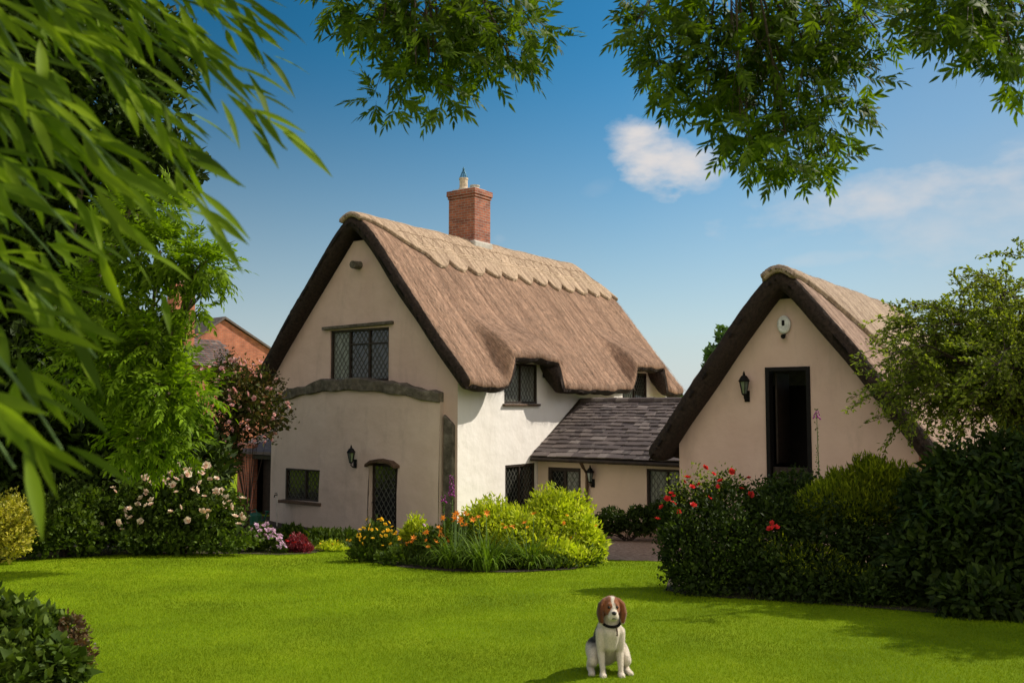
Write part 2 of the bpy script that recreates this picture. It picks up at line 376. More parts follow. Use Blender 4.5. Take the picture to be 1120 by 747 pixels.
LF['strap'] = mat_leaf('strap_leaf', [(.06, .11, .010), (.10, .17, .015), (.16, .25, .03)], .35, .6, None, .12)
LF['reddish'] = mat_leaf('maroon_leaf', [(.10, .018, .02), (.22, .03, .04), (.34, .05, .07)], .3, .5, (1.3, .6, .5))
LF['bronze'] = mat_leaf('bronze_leaf', [(.09, .05, .025), (.14, .08, .035), (.07, .08, .02)], .3, .5, (1.2, .9, .5))
LF['rosy'] = mat_leaf('rose_leaf', [(.035, .05, .01), (.08, .09, .02), (.11, .07, .03), (.05, .08, .012)], .25, .6, None, .12)
LF['distant'] = mat_leaf('distant_leaf', [(.05, .10, .03), (.08, .15, .045), (.11, .19, .06)], .3, .7)
LF['grass'] = mat_leaf('lawn_blade', [(.14, .235, .003), (.195, .30, .004), (.27, .345, .008)], .25, .8, (1.2, 1.1, .4), .12, .8)
def petal(n, cols, tint=(1.2, 1.1, 1.1)): return mat_leaf(n, cols, .3, .6, tint, .2)
PT = dict(red=petal('red_petal', [(.55, .02, .02), (.75, .05, .04)]), cream=petal('cream_petal', [(.75, .60, .42), (.85, .78, .62), (.75, .45, .35)]),
          pink=petal('pink_petal', [(.72, .36, .34), (.80, .55, .50), (.62, .28, .28)]), orange=petal('orange_petal', [(.85, .20, .02), (.9, .34, .03)]),
          yellow=petal('yellow_petal', [(.85, .50, .02), (.9, .68, .05)]), lilac=petal('lilac_petal', [(.66, .44, .58), (.78, .62, .74)]),
          purple=petal('purple_petal', [(.45, .05, .42), (.6, .14, .5)]))

# ------------------------------------------------------------------ ground
def grid_mesh(name, xs, ys, zf, mat, kind='structure'):
    X, Y = np.meshgrid(xs, ys); V = np.stack([X, Y, zf(X, Y)], -1).reshape(-1, 3); nx = len(xs); ny = len(ys)
    i = (np.arange(ny - 1)[:, None] * nx + np.arange(nx - 1)[None]).ravel()
    T = np.concatenate([np.stack([i, i + 1, i + nx + 1], 1), np.stack([i, i + nx + 1, i + nx], 1)])
    o = arr_mesh(name, V, T, mat, None, True); tag(o, kind=kind); return o
m, t, b = mat_base('lawn_ground'); c = coord(t)
col = ramp(t, tnoise(t, scaled(t, c, (1, .55, 1)), .9, 9, .62), [(.3, (.12, .195, .003)), (.5, (.175, .265, .004)), (.72, (.25, .33, .008))])
t.links.new(col, b.inputs['Base Color']); b.inputs['Roughness'].default_value = .95; b.inputs['Specular IOR Level'].default_value = .1
bump(t, tnoise(t, c, 60, 5, .7), b, .8, .03); M['lawn'] = m
ys = np.concatenate([[-400, -60, -10], np.arange(0, 24, .5), [30, 60, 120, 300, 900, 2500]])
xs = np.concatenate([[-2500, -500, -100, -40], np.arange(-20, 20.1, 1), [40, 100, 500, 2500]])
grid_mesh('ground', xs, ys, lambda X, Y: gz(Y), M['lawn'])
M['gravel'] = mat_noise('gravel', [(.35, (.20, .115, .075)), (.5, (.36, .23, .155)), (.65, (.52, .37, .27))], 14, .95, 1, .03, 30)
M['soil'] = mat_noise('dark_soil', [(.3, (.02, .014, .009)), (.7, (.055, .04, .026))], 8, .95, 1, .03, 24)
def patch(name, poly, lift, mat):
    b_ = MB(); tr = geometry.tessellate_polygon([[Vector((x, y, 0)) for x, y in poly]])
    b_.add([(x, y, 0) for x, y in poly], [tuple(q) for q in tr])
    bm = bmesh.new(); me = bpy.data.meshes.new(name); me.from_pydata(b_.v, [], b_.f); bm.from_mesh(me)
    for yy in (21.9,):
        bmesh.ops.bisect_plane(bm, geom=bm.verts[:] + bm.edges[:] + bm.faces[:], plane_co=(0, yy, 0), plane_no=(0, 1, 0))
    for v in bm.verts: v.co.z = float(gz(v.co.y)) + lift
    bm.to_mesh(me); bm.free(); o = finish(me, name, mat); tag(o, kind='structure'); return o
GRAVEL = [(-2.8, 17.2), (-1.0, 16.9), (1.3, 16.2), (2.6, 15.6), (8, 14.8), (14, 16), (14, 32), (-8, 32), (-6, 26), (-4, 23.0), (-3.0, 20)]
patch('gravel_path', [(1.4, 16.25), (2.3, 16.0), (3.0, 15.7), (9, 14.4), (14, 16), (14, 30), (-1, 30), (.6, 22), (1.0, 18)], .008, M['gravel'])
patch('border_soil', [(-16, 15.0), (-9.5, 15.6), (-8.4, 16.2), (-7, 17.4), (-5, 17.6), (-4.2, 17.3), (-3.7, 17.6), (-3.4, 19.6), (-1.2, 21.4), (-1.15, 22.1), (-8, 27.5), (-16, 27)], .012, M['soil'])
patch('island_bed_soil', [(-2.55, 16.2), (-1.7, 14.8), (-.9, 14.1), (0, 13.95), (.9, 14.4), (1.4, 15.6), (1.3, 16.9), (0, 17.4), (-1.6, 17.4)], .012, M['soil'])
patch('hedge_soil', [(1.85, 11.6), (2.2, 11.0), (3.3, 10.4), (4.7, 9.2), (6, 8.4), (10, 9), (10, 14), (4, 14.4), (2.2, 13.4)], .012, M['soil'])

# lawn blades
def inpoly(x, y, poly):
    c_ = np.zeros(len(x), bool); n = len(poly)
    for i in range(n):
        x1, y1 = poly[i]; x2, y2 = poly[(i + 1) % n]
        if y1 == y2: continue
        c_ ^= ((y1 > y) != (y2 > y)) & (x < (x2 - x1) * (y - y1) / (y2 - y1) + x1)
    return c_
gs = []
for (ya, yb, dens, h, wd) in ((5.6, 7.6, 9000, .022, .0036), (7.6, 10, 5200, .022, .005), (10, 14, 2600, .024, .008), (14, 19, 1200, .026, .012)):
    wx = .6 * yb + .4; n = int(dens * 2 * wx * (yb - ya))
    X = rng.uniform(-wx, wx, n); Y = rng.uniform(ya, yb, n)
    k = np.ones(n, bool)
    for pl in ([(-30, 17.3), (30, 17.3), (30, 15), (-30, 30)],): pass
    k &= ~inpoly(X, Y, [(1.45, 16.3), (2.3, 16.0), (3.0, 15.7), (9, 14.4), (14, 16), (14, 30), (-1, 30), (.6, 22), (1.0, 18)])
    k &= ~inpoly(X, Y, [(-2.7, 16.2), (-1.7, 14.8), (-.9, 14.1), (0, 13.95), (.9, 14.4), (1.4, 15.6), (1.3, 16.9), (0, 17.4), (-1.6, 17.4)])
    X = X[k]; Y = Y[k]; n = len(X)
    P = np.stack([X, Y, gz(Y) - .002], 1); D = rng.normal(size=(n, 3)) * .45; D[:, 2] = 1
    hh = h * rng.uniform(.6, 1.25, n); S = rng.normal(size=(n, 3)); S[:, 2] = 0; S = nrm(S) * wd / 2
    V = np.stack([P - S, P + S, P + nrm(D) * hh[:, None]], 1).reshape(-1, 3)
    gs.append((V, np.arange(n * 3).reshape(-1, 3)))
V, T = cat_geo(gs); o = arr_mesh('grass', V, T, LF['grass']); tag(o, 'short mown bright green grass covering the whole lawn', 'grass', kind='stuff')

# ------------------------------------------------------------------ the cottage frame
TH = math.radians(35)
O = Vector((-3.88, 23.835, -1.192))
HM = Matrix.Translation(O) @ Matrix.Rotation(-TH, 4, 'Z')
def hw(x, y, z): return HM @ Vector((x, y, z))
def front(y0):  return lambda u, v, w: (u, y0 - w, v)
def rightf(x0): return lambda u, v, w: (x0 + w, u, v)

def sheet(mb, outline, holes, F, depth=.22):
    polys = [[Vector((u, v, 0)) for u, v in outline]] + [[Vector((u, v, 0)) for u, v in h] for h in holes]
    tr = geometry.tessellate_polygon(polys); flat = [p for q in polys for p in q]
    mb.add([F(p.x, p.y, 0) for p in flat], [tuple(q) for q in tr])
    for h in holes:
        n = len(h)
        mb.add([F(u, v, 0) for u, v in h] + [F(u, v, -depth) for u, v in h], [(i, (i + 1) % n, n + (i + 1) % n, n + i) for i in range(n)])
def rect(a, b_, c_, d_): return [(a, c_), (b_, c_), (b_, d_), (a, d_)]
def lattice(mb, F, a, b_, c_, d_, w, sx=.14, sy=.20, lw=.011):
    # diagonal lead lines clipped to the pane
    for sg in (1, -1):
        k = -60
        for k in range(-60, 60):
            x0 = a + k * sx; pts = []
            # line: (x - x0)/sx = sg*(z-c)/sy
            for z in (c_, d_):
                x = x0 + sg * (z - c_) / sy * sx
                if a <= x <= b_: pts.append((x, z))
            for x in (a, b_):
                z = c_ + sg * (x - x0) / sx * sy
                if c_ < z < d_: pts.append((x, z))
            if len(pts) >= 2:
                p, q = pts[0], pts[1]; dx = q[0] - p[0]; dz = q[1] - p[1]; L = math.hypot(dx, dz)
                if L < .02: continue
                nx, nz_ = -dz / L * lw / 2, dx / L * lw / 2
                mb.prism([(p[0] + nx, p[1] + nz_), (q[0] + nx, q[1] + nz_), (q[0] - nx, q[1] - nz_), (p[0] - nx, p[1] - nz_)], F, w + (.001 if sg > 0 else .003), w + (.008 if sg > 0 else .010))
def window(root, off, F, u0, u1, v0, v1, lights, w=-.10, fr=.06, sill=True, mats=None, diamonds=True, trans=None, label=None):
    f = MB(off)
    f.box(u0, u1, v0, v0 + fr, w - .04, w + .05, F); f.box(u0, u1, v1 - fr, v1, w - .04, w + .05, F)
    f.box(u0, u0 + fr, v0 + fr, v1 - fr, w - .04, w + .05, F); f.box(u1 - fr, u1, v0 + fr, v1 - fr, w - .04, w + .05, F)
    xs_ = [u0 + fr + (u1 - u0 - 2 * fr) * k for k in lights]
    for x in xs_[1:-1]: f.box(x - .025, x + .025, v0 + fr, v1 - fr, w - .035, w + .04, F)
    if trans:
        for (i, v) in trans: f.box(xs_[i] + .025, xs_[i + 1] - .025, v - .02, v + .02, w - .03, w + .035, F)
    o = f.build('window', M['darkwood'], root, bevel=.006)
    if label: o['label'] = label
    for i in range(len(xs_) - 1):
        a = xs_[i] + (.025 if i else 0); b_ = xs_[i + 1] - (.025 if i < len(xs_) - 2 else 0)
        g_ = MB(off); g_.box(a, b_, v0 + fr, v1 - fr, w - .02, w - .008, F)
        mt = (mats[i] if mats else 'glass'); g_.build('pane', M[mt], o)
        if diamonds:
            l_ = MB(off); lattice(l_, F, a, b_, v0 + fr, v1 - fr, w - .006); l_.build('leading', M['lead'], o)
    if sill:
        s_ = MB(off); s_.box(u0 - .07, u1 + .07, v0 - .06, v0 - .003, -.05, .07, F); s_.build('sill', M['sill'], o, bevel=.008)
    return o

# ------------------------------------------------------------------ thatch
def smooth(x): x = np.clip(x, 0, 1); return x * x * (3 - 2 * x)
class Roof:
    hip = 0.0
    def __init__(s, xc, xe, zr, ze, bumps=(), e=.05, seed=0, sag=.04):
        s.xc, s.xe, s.zr, s.ze, s.b, s.e, s.seed, s.sag = xc, xe, zr, ze, bumps, e, seed, sag
    def P(s, sv, y):
        a = np.sqrt(sv ** 2 + s.e ** 2) - s.e
        x = s.xc + sv * s.xe; z = s.zr - (s.zr - s.ze) * a * (1 + s.e)
        z = z - s.sag * np.sin(np.pi * np.clip(np.abs(sv), 0, 1))     # slight sweep
        for (y0, y1, h, tw, side) in s.b:
            B = smooth((y - y0 + tw) / tw) * (1 - smooth((y - y1) / tw))
            z = z + h * B * smooth((sv * side - .56) / .44)
        z = z - s.hip * smooth((y - 10.0) / 1.25) * np.clip(1 - np.abs(sv) / .36, 0, 1)
        q = s.seed
        und = .035 * np.sin(y * 1.9 + q + 3 * sv) * np.sin(sv * 5 + y * .7 + q) + .02 * np.sin(y * 4.3 + q * 2 + sv * 7) + .012 * np.sin(y * 9.1 - sv * 17 + q)
        z = z + und * np.minimum(1, .35 + np.abs(sv))
        return np.stack([x, y, z], -1)
    def Nrm(s, sv, y):
        h = 1e-3; a = s.P(sv + h, y) - s.P(sv - h, y); b_ = s.P(sv, y + h) - s.P(sv, y - h); n = np.cross(a, b_)
        n = nrm(n); return n * np.sign(n[..., 2:3])
def shell(roof, name, ns, ny, s0f, s1f, y0, y1, t, mat, root, off, r=.16, lift=0, rough=.004, edge=None):
    """closed thick shell following the roof; rounded at all its edges"""
    v = np.linspace(0, 1, ny); u = np.linspace(0, 1, ns)
    # denser near edges
    def dens(q): return q - .10 * np.sin(2 * np.pi * q) / 1.0
    v = dens(v); u = dens(u)
    U, Vv = np.meshgrid(u, v); Y = y0 + (y1 - y0) * Vv; S = s0f(Y) + (s1f(Y) - s0f(Y)) * U
    Pb = roof.P(S, Y); Nn = roof.Nrm(S, Y)
    slen = math.hypot(roof.xe, roof.zr - roof.ze)
    du = np.minimum(U, 1 - U) * (s1f(Y) - s0f(Y)) * slen; dv = np.minimum(Vv, 1 - Vv) * (y1 - y0)
    e1 = np.clip(1 - du / r, 0, 1); e2 = np.clip(1 - dv / r, 0, 1); e = np.clip(np.sqrt(e1 ** 2 + e2 ** 2), 0, 1)
    prof = 1 - np.sqrt(np.maximum(0, 1 - e ** 2))
    jit = rng.normal(size=Y.shape) * rough
    top = Pb + Nn * (lift - prof * t * .5 + jit)[..., None]
    bot = Pb - Nn * (t - lift - prof * t * .5)[..., None]
    n = ns * ny
    V_ = np.concatenate([top.reshape(-1, 3), bot.reshape(-1, 3)]) - np.array(off)
    i = (np.arange(ny - 1)[:, None] * ns + np.arange(ns - 1)[None]).ravel()
    q1 = np.stack([i, i + 1, i + ns + 1, i + ns], 1); q2 = np.stack([i, i + ns, i + ns + 1, i + 1], 1) + n
    b1 = np.concatenate([np.arange(ns - 1), np.arange(ns - 1) * ns + 0])
    ring = list(range(ns)) + [k * ns + ns - 1 for k in range(1, ny)] + [(ny - 1) * ns + k for k in range(ns - 2, -1, -1)] + [k * ns for k in range(ny - 2, 0, -1)]
    q3 = np.array([(ring[k], ring[(k + 1) % len(ring)], ring[(k + 1) % len(ring)] + n, ring[k] + n) for k in range(len(ring))])
    F_ = np.concatenate([q1, q2, q3])
    me = bpy.data.meshes.new(name); me.from_pydata(V_.tolist(), [], F_.tolist()); me.update()
    uvv = np.stack([Y, S * slen], -1).reshape(-1, 2); uvv = np.concatenate([uvv, uvv + 3.3])
    ul = me.uv_layers.new(name='UVMap'); li = np.zeros(len(me.loops), np.int32); me.loops.foreach_get('vertex_index', li)
    ul.data.foreach_set('uv', uvv[li].astype(np.float32).ravel())
    ea = me.attributes.new('edge', 'FLOAT', 'POINT')
    ea.data.foreach_set('value', np.concatenate([(((dv < r * .55) | (du < r * .22))).astype(np.float32).ravel(), np.ones(n, np.float32)]))
    bm = bmesh.new(); bm.from_mesh(me); bmesh.ops.remove_doubles(bm, verts=bm.verts, dist=.0005); bmesh.ops.recalc_face_normals(bm, faces=bm.faces); bm.to_mesh(me); bm.free()
    ob_ = finish(me, name, mat, root, True)
    if edge:
        me.materials.append(edge); fl_edge = me.attributes['edge']
        mi = np.zeros(len(me.polygons), np.int32); eidx = fl_edge
        for p in me.polygons: mi[p.index] = 1 if all(eidx.data[k].value > 0 for k in p.vertices) else 0
        me.polygons.foreach_set('material_index', mi)
    return ob_
def straws(roof, n, smin, smax, y0, y1, mat, parent, off, L=(.08, .22), w=.006, lift=.0, side=1, name='loose_straw', wf=None):
    sv = rng.uniform(smin, smax, n) * side; Y = rng.uniform(y0, y1, n)
    if wf is not None:
        k = np.abs(sv) < wf(Y); sv = sv[k]; Y = Y[k]; n = len(sv)
    P = roof.P(sv, Y); Nn = roof.Nrm(sv, Y); P = P + Nn * (lift - .004)
    h = .01; D = nrm((roof.P(sv + h * side, Y) - roof.P(sv, Y)) + rng.normal(size=(n, 3)) * .0011)
    D = nrm(D + Nn * rng.uniform(.0, .16, n)[:, None] + rng.normal(size=(n, 3)) * .05)
    V, T = leaf_geo(P - np.array(off), D, Nn, rng.uniform(*L, n), w, 'q', -.02)
    o = arr_mesh(name, V, T, mat, parent); tag(o, kind='stuff'); return o

# ------------------------------------------------------------------ main cottage
Z0 = (0, 0, 0)
cot = thing('thatched_cottage', 'large cream cottage with steep brown thatched roof and brick chimney', 'cottage', O, -TH)
F0 = front(0.0); XR = 3.2
gw = MB(); 
gout = [(-3.2, 2.6), (3.2, 2.6), (3.2, 3.85), (2.0, 5.2), (.2, 7.25), (-.2, 7.25), (-2.0, 5.2), (-3.2, 3.85)]
sheet(gw, gout, [rect(-1.0, 1.04, 3.68, 5.0)], F0, .3)
sheet(gw, [(2.72, -.6), (3.2, -.6), (3.2, 2.6), (2.72, 2.6)], [], F0)
gw.build('gable_wall', M['gable'], cot)
# bowed lower wall with the arched top
def arch(x): return 3.12 + .36 * (1 - ((x + .05) / 2.95) ** 2)
def bow(x, z):
    b_ = .06 + .50 * max(0, 1 - (x / 3.05) ** 2) ** .8
    return b_ * (1 - .35 * max(0, min(1, (z - 1.0) / 2.6)))
holesL = [(.88, 1.72, -.7, 1.70), (-2.14, -.78, .66, 1.46)]
xs_ = sorted(set([round(x, 3) for x in np.linspace(-3.12, 2.78, 42)] + [.88, 1.72, -2.14, -.78]))
zs_ = sorted(set([round(z, 3) for z in np.linspace(-.7, 2.9, 22)] + [1.70, .66, 1.46]))
lw_ = MB(); idx = {}
rows = zs_ + ['a1', 'a2', 'top']
for j, z in enumerate(rows):
    for i, x in enumerate(xs_):
        zz = z if not isinstance(z, str) else 2.9 + (arch(x) - 2.9) * {'a1': .5, 'a2': .93, 'top': 1.0}[z]
        y = -bow(x, zz) + (.04 if z == 'top' else 0)
        idx[(i, j)] = len(lw_.v); lw_.v.append((x, y, zz))
def inh(i, j):
    if j >= len(zs_) - 1: return False
    cx = (xs_[i] + xs_[i + 1]) / 2; cz = (zs_[j] + zs_[j + 1]) / 2
    return any(a < cx < b_ and c_ < cz < d_ for a, b_, c_, d_ in holesL)
for j in range(len(rows) - 1):
    for i in range(len(xs_) - 1):
        if not inh(i, j): lw_.f.append((idx[i, j], idx[i + 1, j], idx[i + 1, j + 1], idx[i, j + 1]))
for (a, b_, c_, d_) in holesL:
    for (p, q) in (((a, c_), (a, d_)), ((a, d_), (b_, d_)), ((b_, d_), (b_, c_)), ((b_, c_), (a, c_))):
        lw_.add([(p[0], -bow(p[0], p[1]) , p[1]), (q[0], -bow(q[0], q[1]), q[1]), (q[0], .12, q[1]), (p[0], .12, p[1])], [(0, 1, 2, 3)])
for x in (-3.12, 2.78):
    lw_.add([(x, -bow(x, 0), -.7), (x, -bow(x, 3), arch(x)), (x, .05, arch(x)), (x, .05, -.7)], [(0, 1, 2, 3)])
M['lower'] = mat_plaster('grey_cream_render', (.53, .41, .335), (.60, .48, .40), (.33, .26, .215), .55)
lw_.build('bowed_wall', M['lower'], cot, smooth=False)
cot.children[-1].data.polygons.foreach_set('use_smooth', [abs(p.normal.y) > .5 for p in cot.children[-1].data.polygons])
# arched beam of old oak
bm_ = MB(); n = 26; pts = np.linspace(-2.95, 2.78, n); ring = []
for i, x in enumerate(pts):
    zt = arch(x) + .20 + .03 * math.sin(x * 5) + .02 * math.sin(x * 13) + (.05 if abs(x) < 1.3 else 0); zb = arch(x) - .035 + .02 * math.sin(x * 7 + 1)
    y0 = -bow(x, 3.2) - .07 - .02 * math.sin(x * 9); ring.append([(x, y0, zb), (x, y0 - .01, zt), (x, .03, zt + .02), (x, .03, zb)])
bm_.v = [p for r_ in ring for p in r_]
bm_.f = [(i * 4 + k, i * 4 + (k + 1) % 4, i * 4 + 4 + (k + 1) % 4, i * 4 + 4 + k) for i in range(n - 1) for k in range(4)] + [(0, 1, 2, 3), (n * 4 - 1, n * 4 - 2, n * 4 - 3, n * 4 - 4)]
bm_.build('arched_beam', M['oldwood'], cot, bevel=.02)
br = MB(); br.tube([(-2.35, -.16, 3.1), (-2.6, -.13, 2.8), (-2.9, -.10, 2.45), (-3.1, -.08, 2.3)], [.07, .06, .05, .04], 6); br.build('brace', M['oldwood'], cot)
po = MB(); po.add([(2.84, -.09, -.6), (3.13, -.09, -.6), (3.13, -.09, 2.62), (2.84, -.09, 2.86), (2.84, .02, -.6), (3.13, .02, -.6), (3.13, .02, 2.62), (2.84, .02, 2.86)],
    [(0, 1, 2, 3), (7, 6, 5, 4), (0, 4, 5, 1), (1, 5, 6, 2), (2, 6, 7, 3), (3, 7, 4, 0)]); po.build('corner_post', M['oldwood'], cot, bevel=.02)
# side walls
sw = MB(); sheet(sw, [(0, -.7), (11, -.7), (11, 3.8), (9.9, 3.8), (9.9, 4.3), (7.6, 4.3), (7.6, 3.8), (3.6, 3.8), (3.6, 4.35), (1.4, 4.35), (1.4, 3.8), (0, 3.8)],
    [rect(1.86, 3.34, 3.12, 4.14), rect(1.9, 3.22, .5, 1.6), rect(8.0, 9.6, 3.12, 4.1)], rightf(XR), .25)
sw.add([(XR - .02, 0, -.7), (XR - .02, 0, 3.6)], [])
sw.build('side_wall', M['white'], cot)
bw_ = MB(); bw_.box(-3.2, -3.0, .02, 10.98, -.7, 3.7); bw_.build('rear_wall', M['white'], cot)
fw = MB(); fw.prism([(-3.2, -.7), (3.18, -.7), (3.18, 3.75), (.25, 7.1), (-.25, 7.1), (-3.2, 3.75)], front(10.9), -.1, .0); fw.build('far_gable_wall', M['white'], cot)
rm = MB(); rm.box(-2.9, 2.9, .45, 10.6, 2.45, 2.6); rm.build('floor', M['darkroom'], cot)
# openings
window(cot, Z0, F0, -1.0, 1.04, 3.68, 5.0, [0, .31, .66, 1], w=-.09, mats=['curtain', 'glass', 'glass'], trans=[(1, 4.62), (2, 4.62)], sill=False)
ln = MB(); ln.add([(-1.22, -.10, 5.02), (1.2, -.10, 5.06), (1.2, -.10, 5.14), (-1.22, -.10, 5.10), (-1.22, .1, 5.02), (1.2, .1, 5.06), (1.2, .1, 5.14), (-1.22, .1, 5.10)],
    [(0, 1, 2, 3), (7, 6, 5, 4), (0, 4, 5, 1), (1, 5, 6, 2), (2, 6, 7, 3), (3, 7, 4, 0)]); ln.build('lintel', M['oldwood'], cot, bevel=.01)
su = MB(); su.box(-1.08, 1.12, -.06, .1, 3.60, 3.675); su.build('sill', M['darkwood'], cot, bevel=.01)
fb = front(-.17)
window(cot, Z0, front(-.34), -2.14, -.78, .66, 1.46, [0, .54, 1], w=.02, fr=.05, sill=False)
s2 = MB(); s2.box(-2.24, -.68, -.58, -.2, .58, .655); s2.build('sill', M['sill'], cot, bevel=.01)
hp = MB(); xz = ((.83, 1.66), (1.0, 1.765), (1.30, 1.81), (1.60, 1.765), (1.77, 1.66), (1.77, 1.60), (1.60, 1.695), (1.30, 1.735), (1.0, 1.695), (.83, 1.60))
hp.prism([(x, z) for x, z in xz], front(0), .1, .60); hp.build('door_lintel', M['sill'], cot)
dr = MB(); dr.box(.88, 1.72, -.36, -.30, -.6, 1.72); dor = dr.build('door', M['darkwood'], cot)
dg = MB(); dg.box(.97, 1.63, -.372, -.363, -.1, 1.62); dg.build('pane', M['glass'], dor)
dl = MB(); lattice(dl, front(-.372), .97, 1.63, -.1, 1.62, .002, .15, .21, .016); dl.build('leading', M['lead'], dor)
hd = MB(); hd.tube([(.93, -.36, .75), (.93, -.42, .75), (1.0, -.42, .75)], .012); hd.build('handle', M['black'], dor)
FS = rightf(XR)
window(cot, Z0, FS, 1.86, 3.34, 3.12, 4.14, [0, .5, 1], w=-.06, mats=['curtain', 'curtain'])
window(cot, Z0, FS, 1.9, 3.22, .5, 1.6, [0, .5, 1], w=-.06)
window(cot, Z0, FS, 8.0, 9.6, 3.12, 4.1, [0, .5, 1], w=-.06, mats=['curtain', 'glass'])
# purlin end under the apex
pe = MB(); pe.tube([(.02, .1, 6.62), (.04, -.28, 6.60)], [.11, .10], 9); pe.build('purlin_end', M['oldwood'], cot)
R1 = Roof(0, 3.86, 7.85, 3.52, [(1.5, 3.5, .72, .40, 1), (7.85, 9.65, .74, .42, 1)], e=.12, seed=1)
R1.hip = .42
one = lambda k: (lambda Y: np.full_like(Y, k))
rf = shell(R1, 'thatched_roof', 170, 210, one(-1.), one(1.), -.36, 11.2, .38, M['thatch'], cot, Z0, r=.2, edge=M['reedends_shade'])
straws(R1, 70000, .02, .985, -.3, 11.15, M['straw'], rf, Z0)
# straw ridge block with scalloped edge
def capw(Y):
    base = (.10 + .20 * smooth((Y + .4) / 2.0)); ph = np.clip((Y - 1.35) / .80, 0, None)
    sc = np.abs(np.sin(np.pi * ph)) ** .6 * .055 * smooth((Y - 1.2) / .3)
    return (base - .012 + sc)
cp = shell(R1, 'straw_ridge', 90, 420, lambda Y: -capw(Y), capw, -.38, 11.22, .14, M['cap'], rf, Z0, r=.05, lift=.09, rough=.004)
straws(R1, 26000, .0, .31, -.3, 11.1, M['straw2'], cp, Z0, (.05, .13), .008, .085, wf=lambda Y: capw(Y) - .02)
rd = MB()
def onroof(s_, y, l_): 
    p = R1.P(np.array([s_]), np.array([y]))[0] + R1.Nrm(np.array([s_]), np.array([y]))[0] * l_; return tuple(p)
for s_ in (.045, .15, .225, .245):
    ya = -.3 if s_ < .1 else (.75 if s_ < .2 else 1.2)
    rd.tube([onroof(s_ + .002 * math.sin(y * 7), y, .094) for y in np.arange(ya, 11.1, .22)], .009, 4)
def zig(a, b_, ya, st):
    y = ya; k = 0; pts_ = []
    while y < 11.0: pts_.append(onroof((a, b_)[k % 2], y, .096)); y += st; k += 1
    rd.tube(pts_, .006, 4)
zig(.055, .145, .6, .30); zig(.145, .055, .6, .30); zig(.155, .22, 1.2, .22)
rd.build('hazel_rods', M['straw2'], rf)
# chimney
ch = MB(); ch.box(-.48, .48, 4.2, 4.97, 6.9, 9.12); ch.box(-.505, .505, 4.175, 4.995, 9.121, 9.20); ch.box(-.53, .53, 4.15, 5.02, 9.201, 9.36)
cho = ch.build('chimney', M['brick'], cot, bevel=.008)
fl = MB(); fl.box(-.53, .53, 4.15, 5.04, 7.5, 7.84); fl.build('flashing', M['cement'], cho, bevel=.05)
cc = MB(); cc.box(-.42, .42, 4.26, 4.90, 9.36, 9.42); cc.build('mortar_cap', M['cement'], cho, bevel=.03)
ptt = MB(); ptt.lathe([(.12, 0), (.15, 0), (.155, .08), (.125, .12), (.125, .34), (.14, .36), (.14, .40), (.11, .40), (.11, .2)], (-.2, 4.55, 9.40)); ptt.build('chimney_pot', M['pot'], cho, smooth=False)
p2 = MB(); p2.lathe([(.10, 0), (.14, 0), (.13, .07), (.15, .10), (.15, .13), (.1, .14)], (.18, 4.6, 9.41)); p2.build('chimney_pot', M['cement'], cho)
bgd = MB()
for k in range(8):
    a = k * math.pi / 4; c0, s0 = math.cos(a), math.sin(a)
    bgd.bar((-.2 + .125 * c0, 4.55 + .125 * s0, 9.79), (-.2 + .01 * c0, 4.55 + .01 * s0, 10.08), .012)
for r_, z_ in ((.115, 9.83), (.085, 9.89), (.055, 9.96)):
    bgd.tube([(-.2 + r_ * math.cos(a), 4.55 + r_ * math.sin(a), z_) for a in np.linspace(0, 2 * math.pi, 13)], .006, 4)
bgd.lathe([(.03, 0), (.035, .03), (.004, .10)], (-.2, 4.55, 10.05), 8)
bgd.build('bird_guard', M['bluemetal'], cho)

# ------------------------------------------------------------------ slate-roofed link
ex = thing('slate_roofed_extension', 'low buff extension with stone slate roof between the two thatched buildings', 'extension', hw(3.2, 3.35, 0), -TH)
OE = (3.2, 3.35, 0); FE = front(3.35)
ew = MB(OE); sheet(ew, [(3.21, -.7), (8.5, -.7), (8.5, 1.9), (3.21, 1.9)], [rect(3.52, 4.50, -.5, 1.5), rect(6.34, 7.4, .6, 1.56)], FE, .2); ew.build('wall', M['tan'], ex)
ew2 = MB(OE); ew2.box(3.21, 8.5, 6.8, 6.9, -.7, 2.2); ew2.build('rear_wall', M['tan'], ex)
d_ = MB(OE); d_.box(3.52, 4.50, 1.40, 1.5, -.12, -.02, FE); d_.box(3.52, 3.62, -.5, 1.40, -.12, -.02, FE); d_.box(4.42, 4.50, -.5, 1.40, -.12, -.02, FE); d_.box(3.98, 4.06, -.5, 1.40, -.12, -.02, FE)
do = d_.build('glazed_door', M['darkwood'], ex, bevel=.006)
for a, b__ in ((3.62, 3.98), (4.06, 4.42)):
    g_ = MB(OE); g_.box(a, b__, -.5, 1.40, -.09, -.08, FE); g_.build('pane', M['glass' if a < 3.9 else 'curtain'], do)
    l_ = MB(OE); lattice(l_, FE, a, b__, -.5, 1.40, -.078); l_.build('leading', M['lead'], do)
window(ex, OE, FE, 6.34, 7.4, .6, 1.56, [0, .5, 1], w=-.08, mats=['curtain', 'curtain'], sill=False)
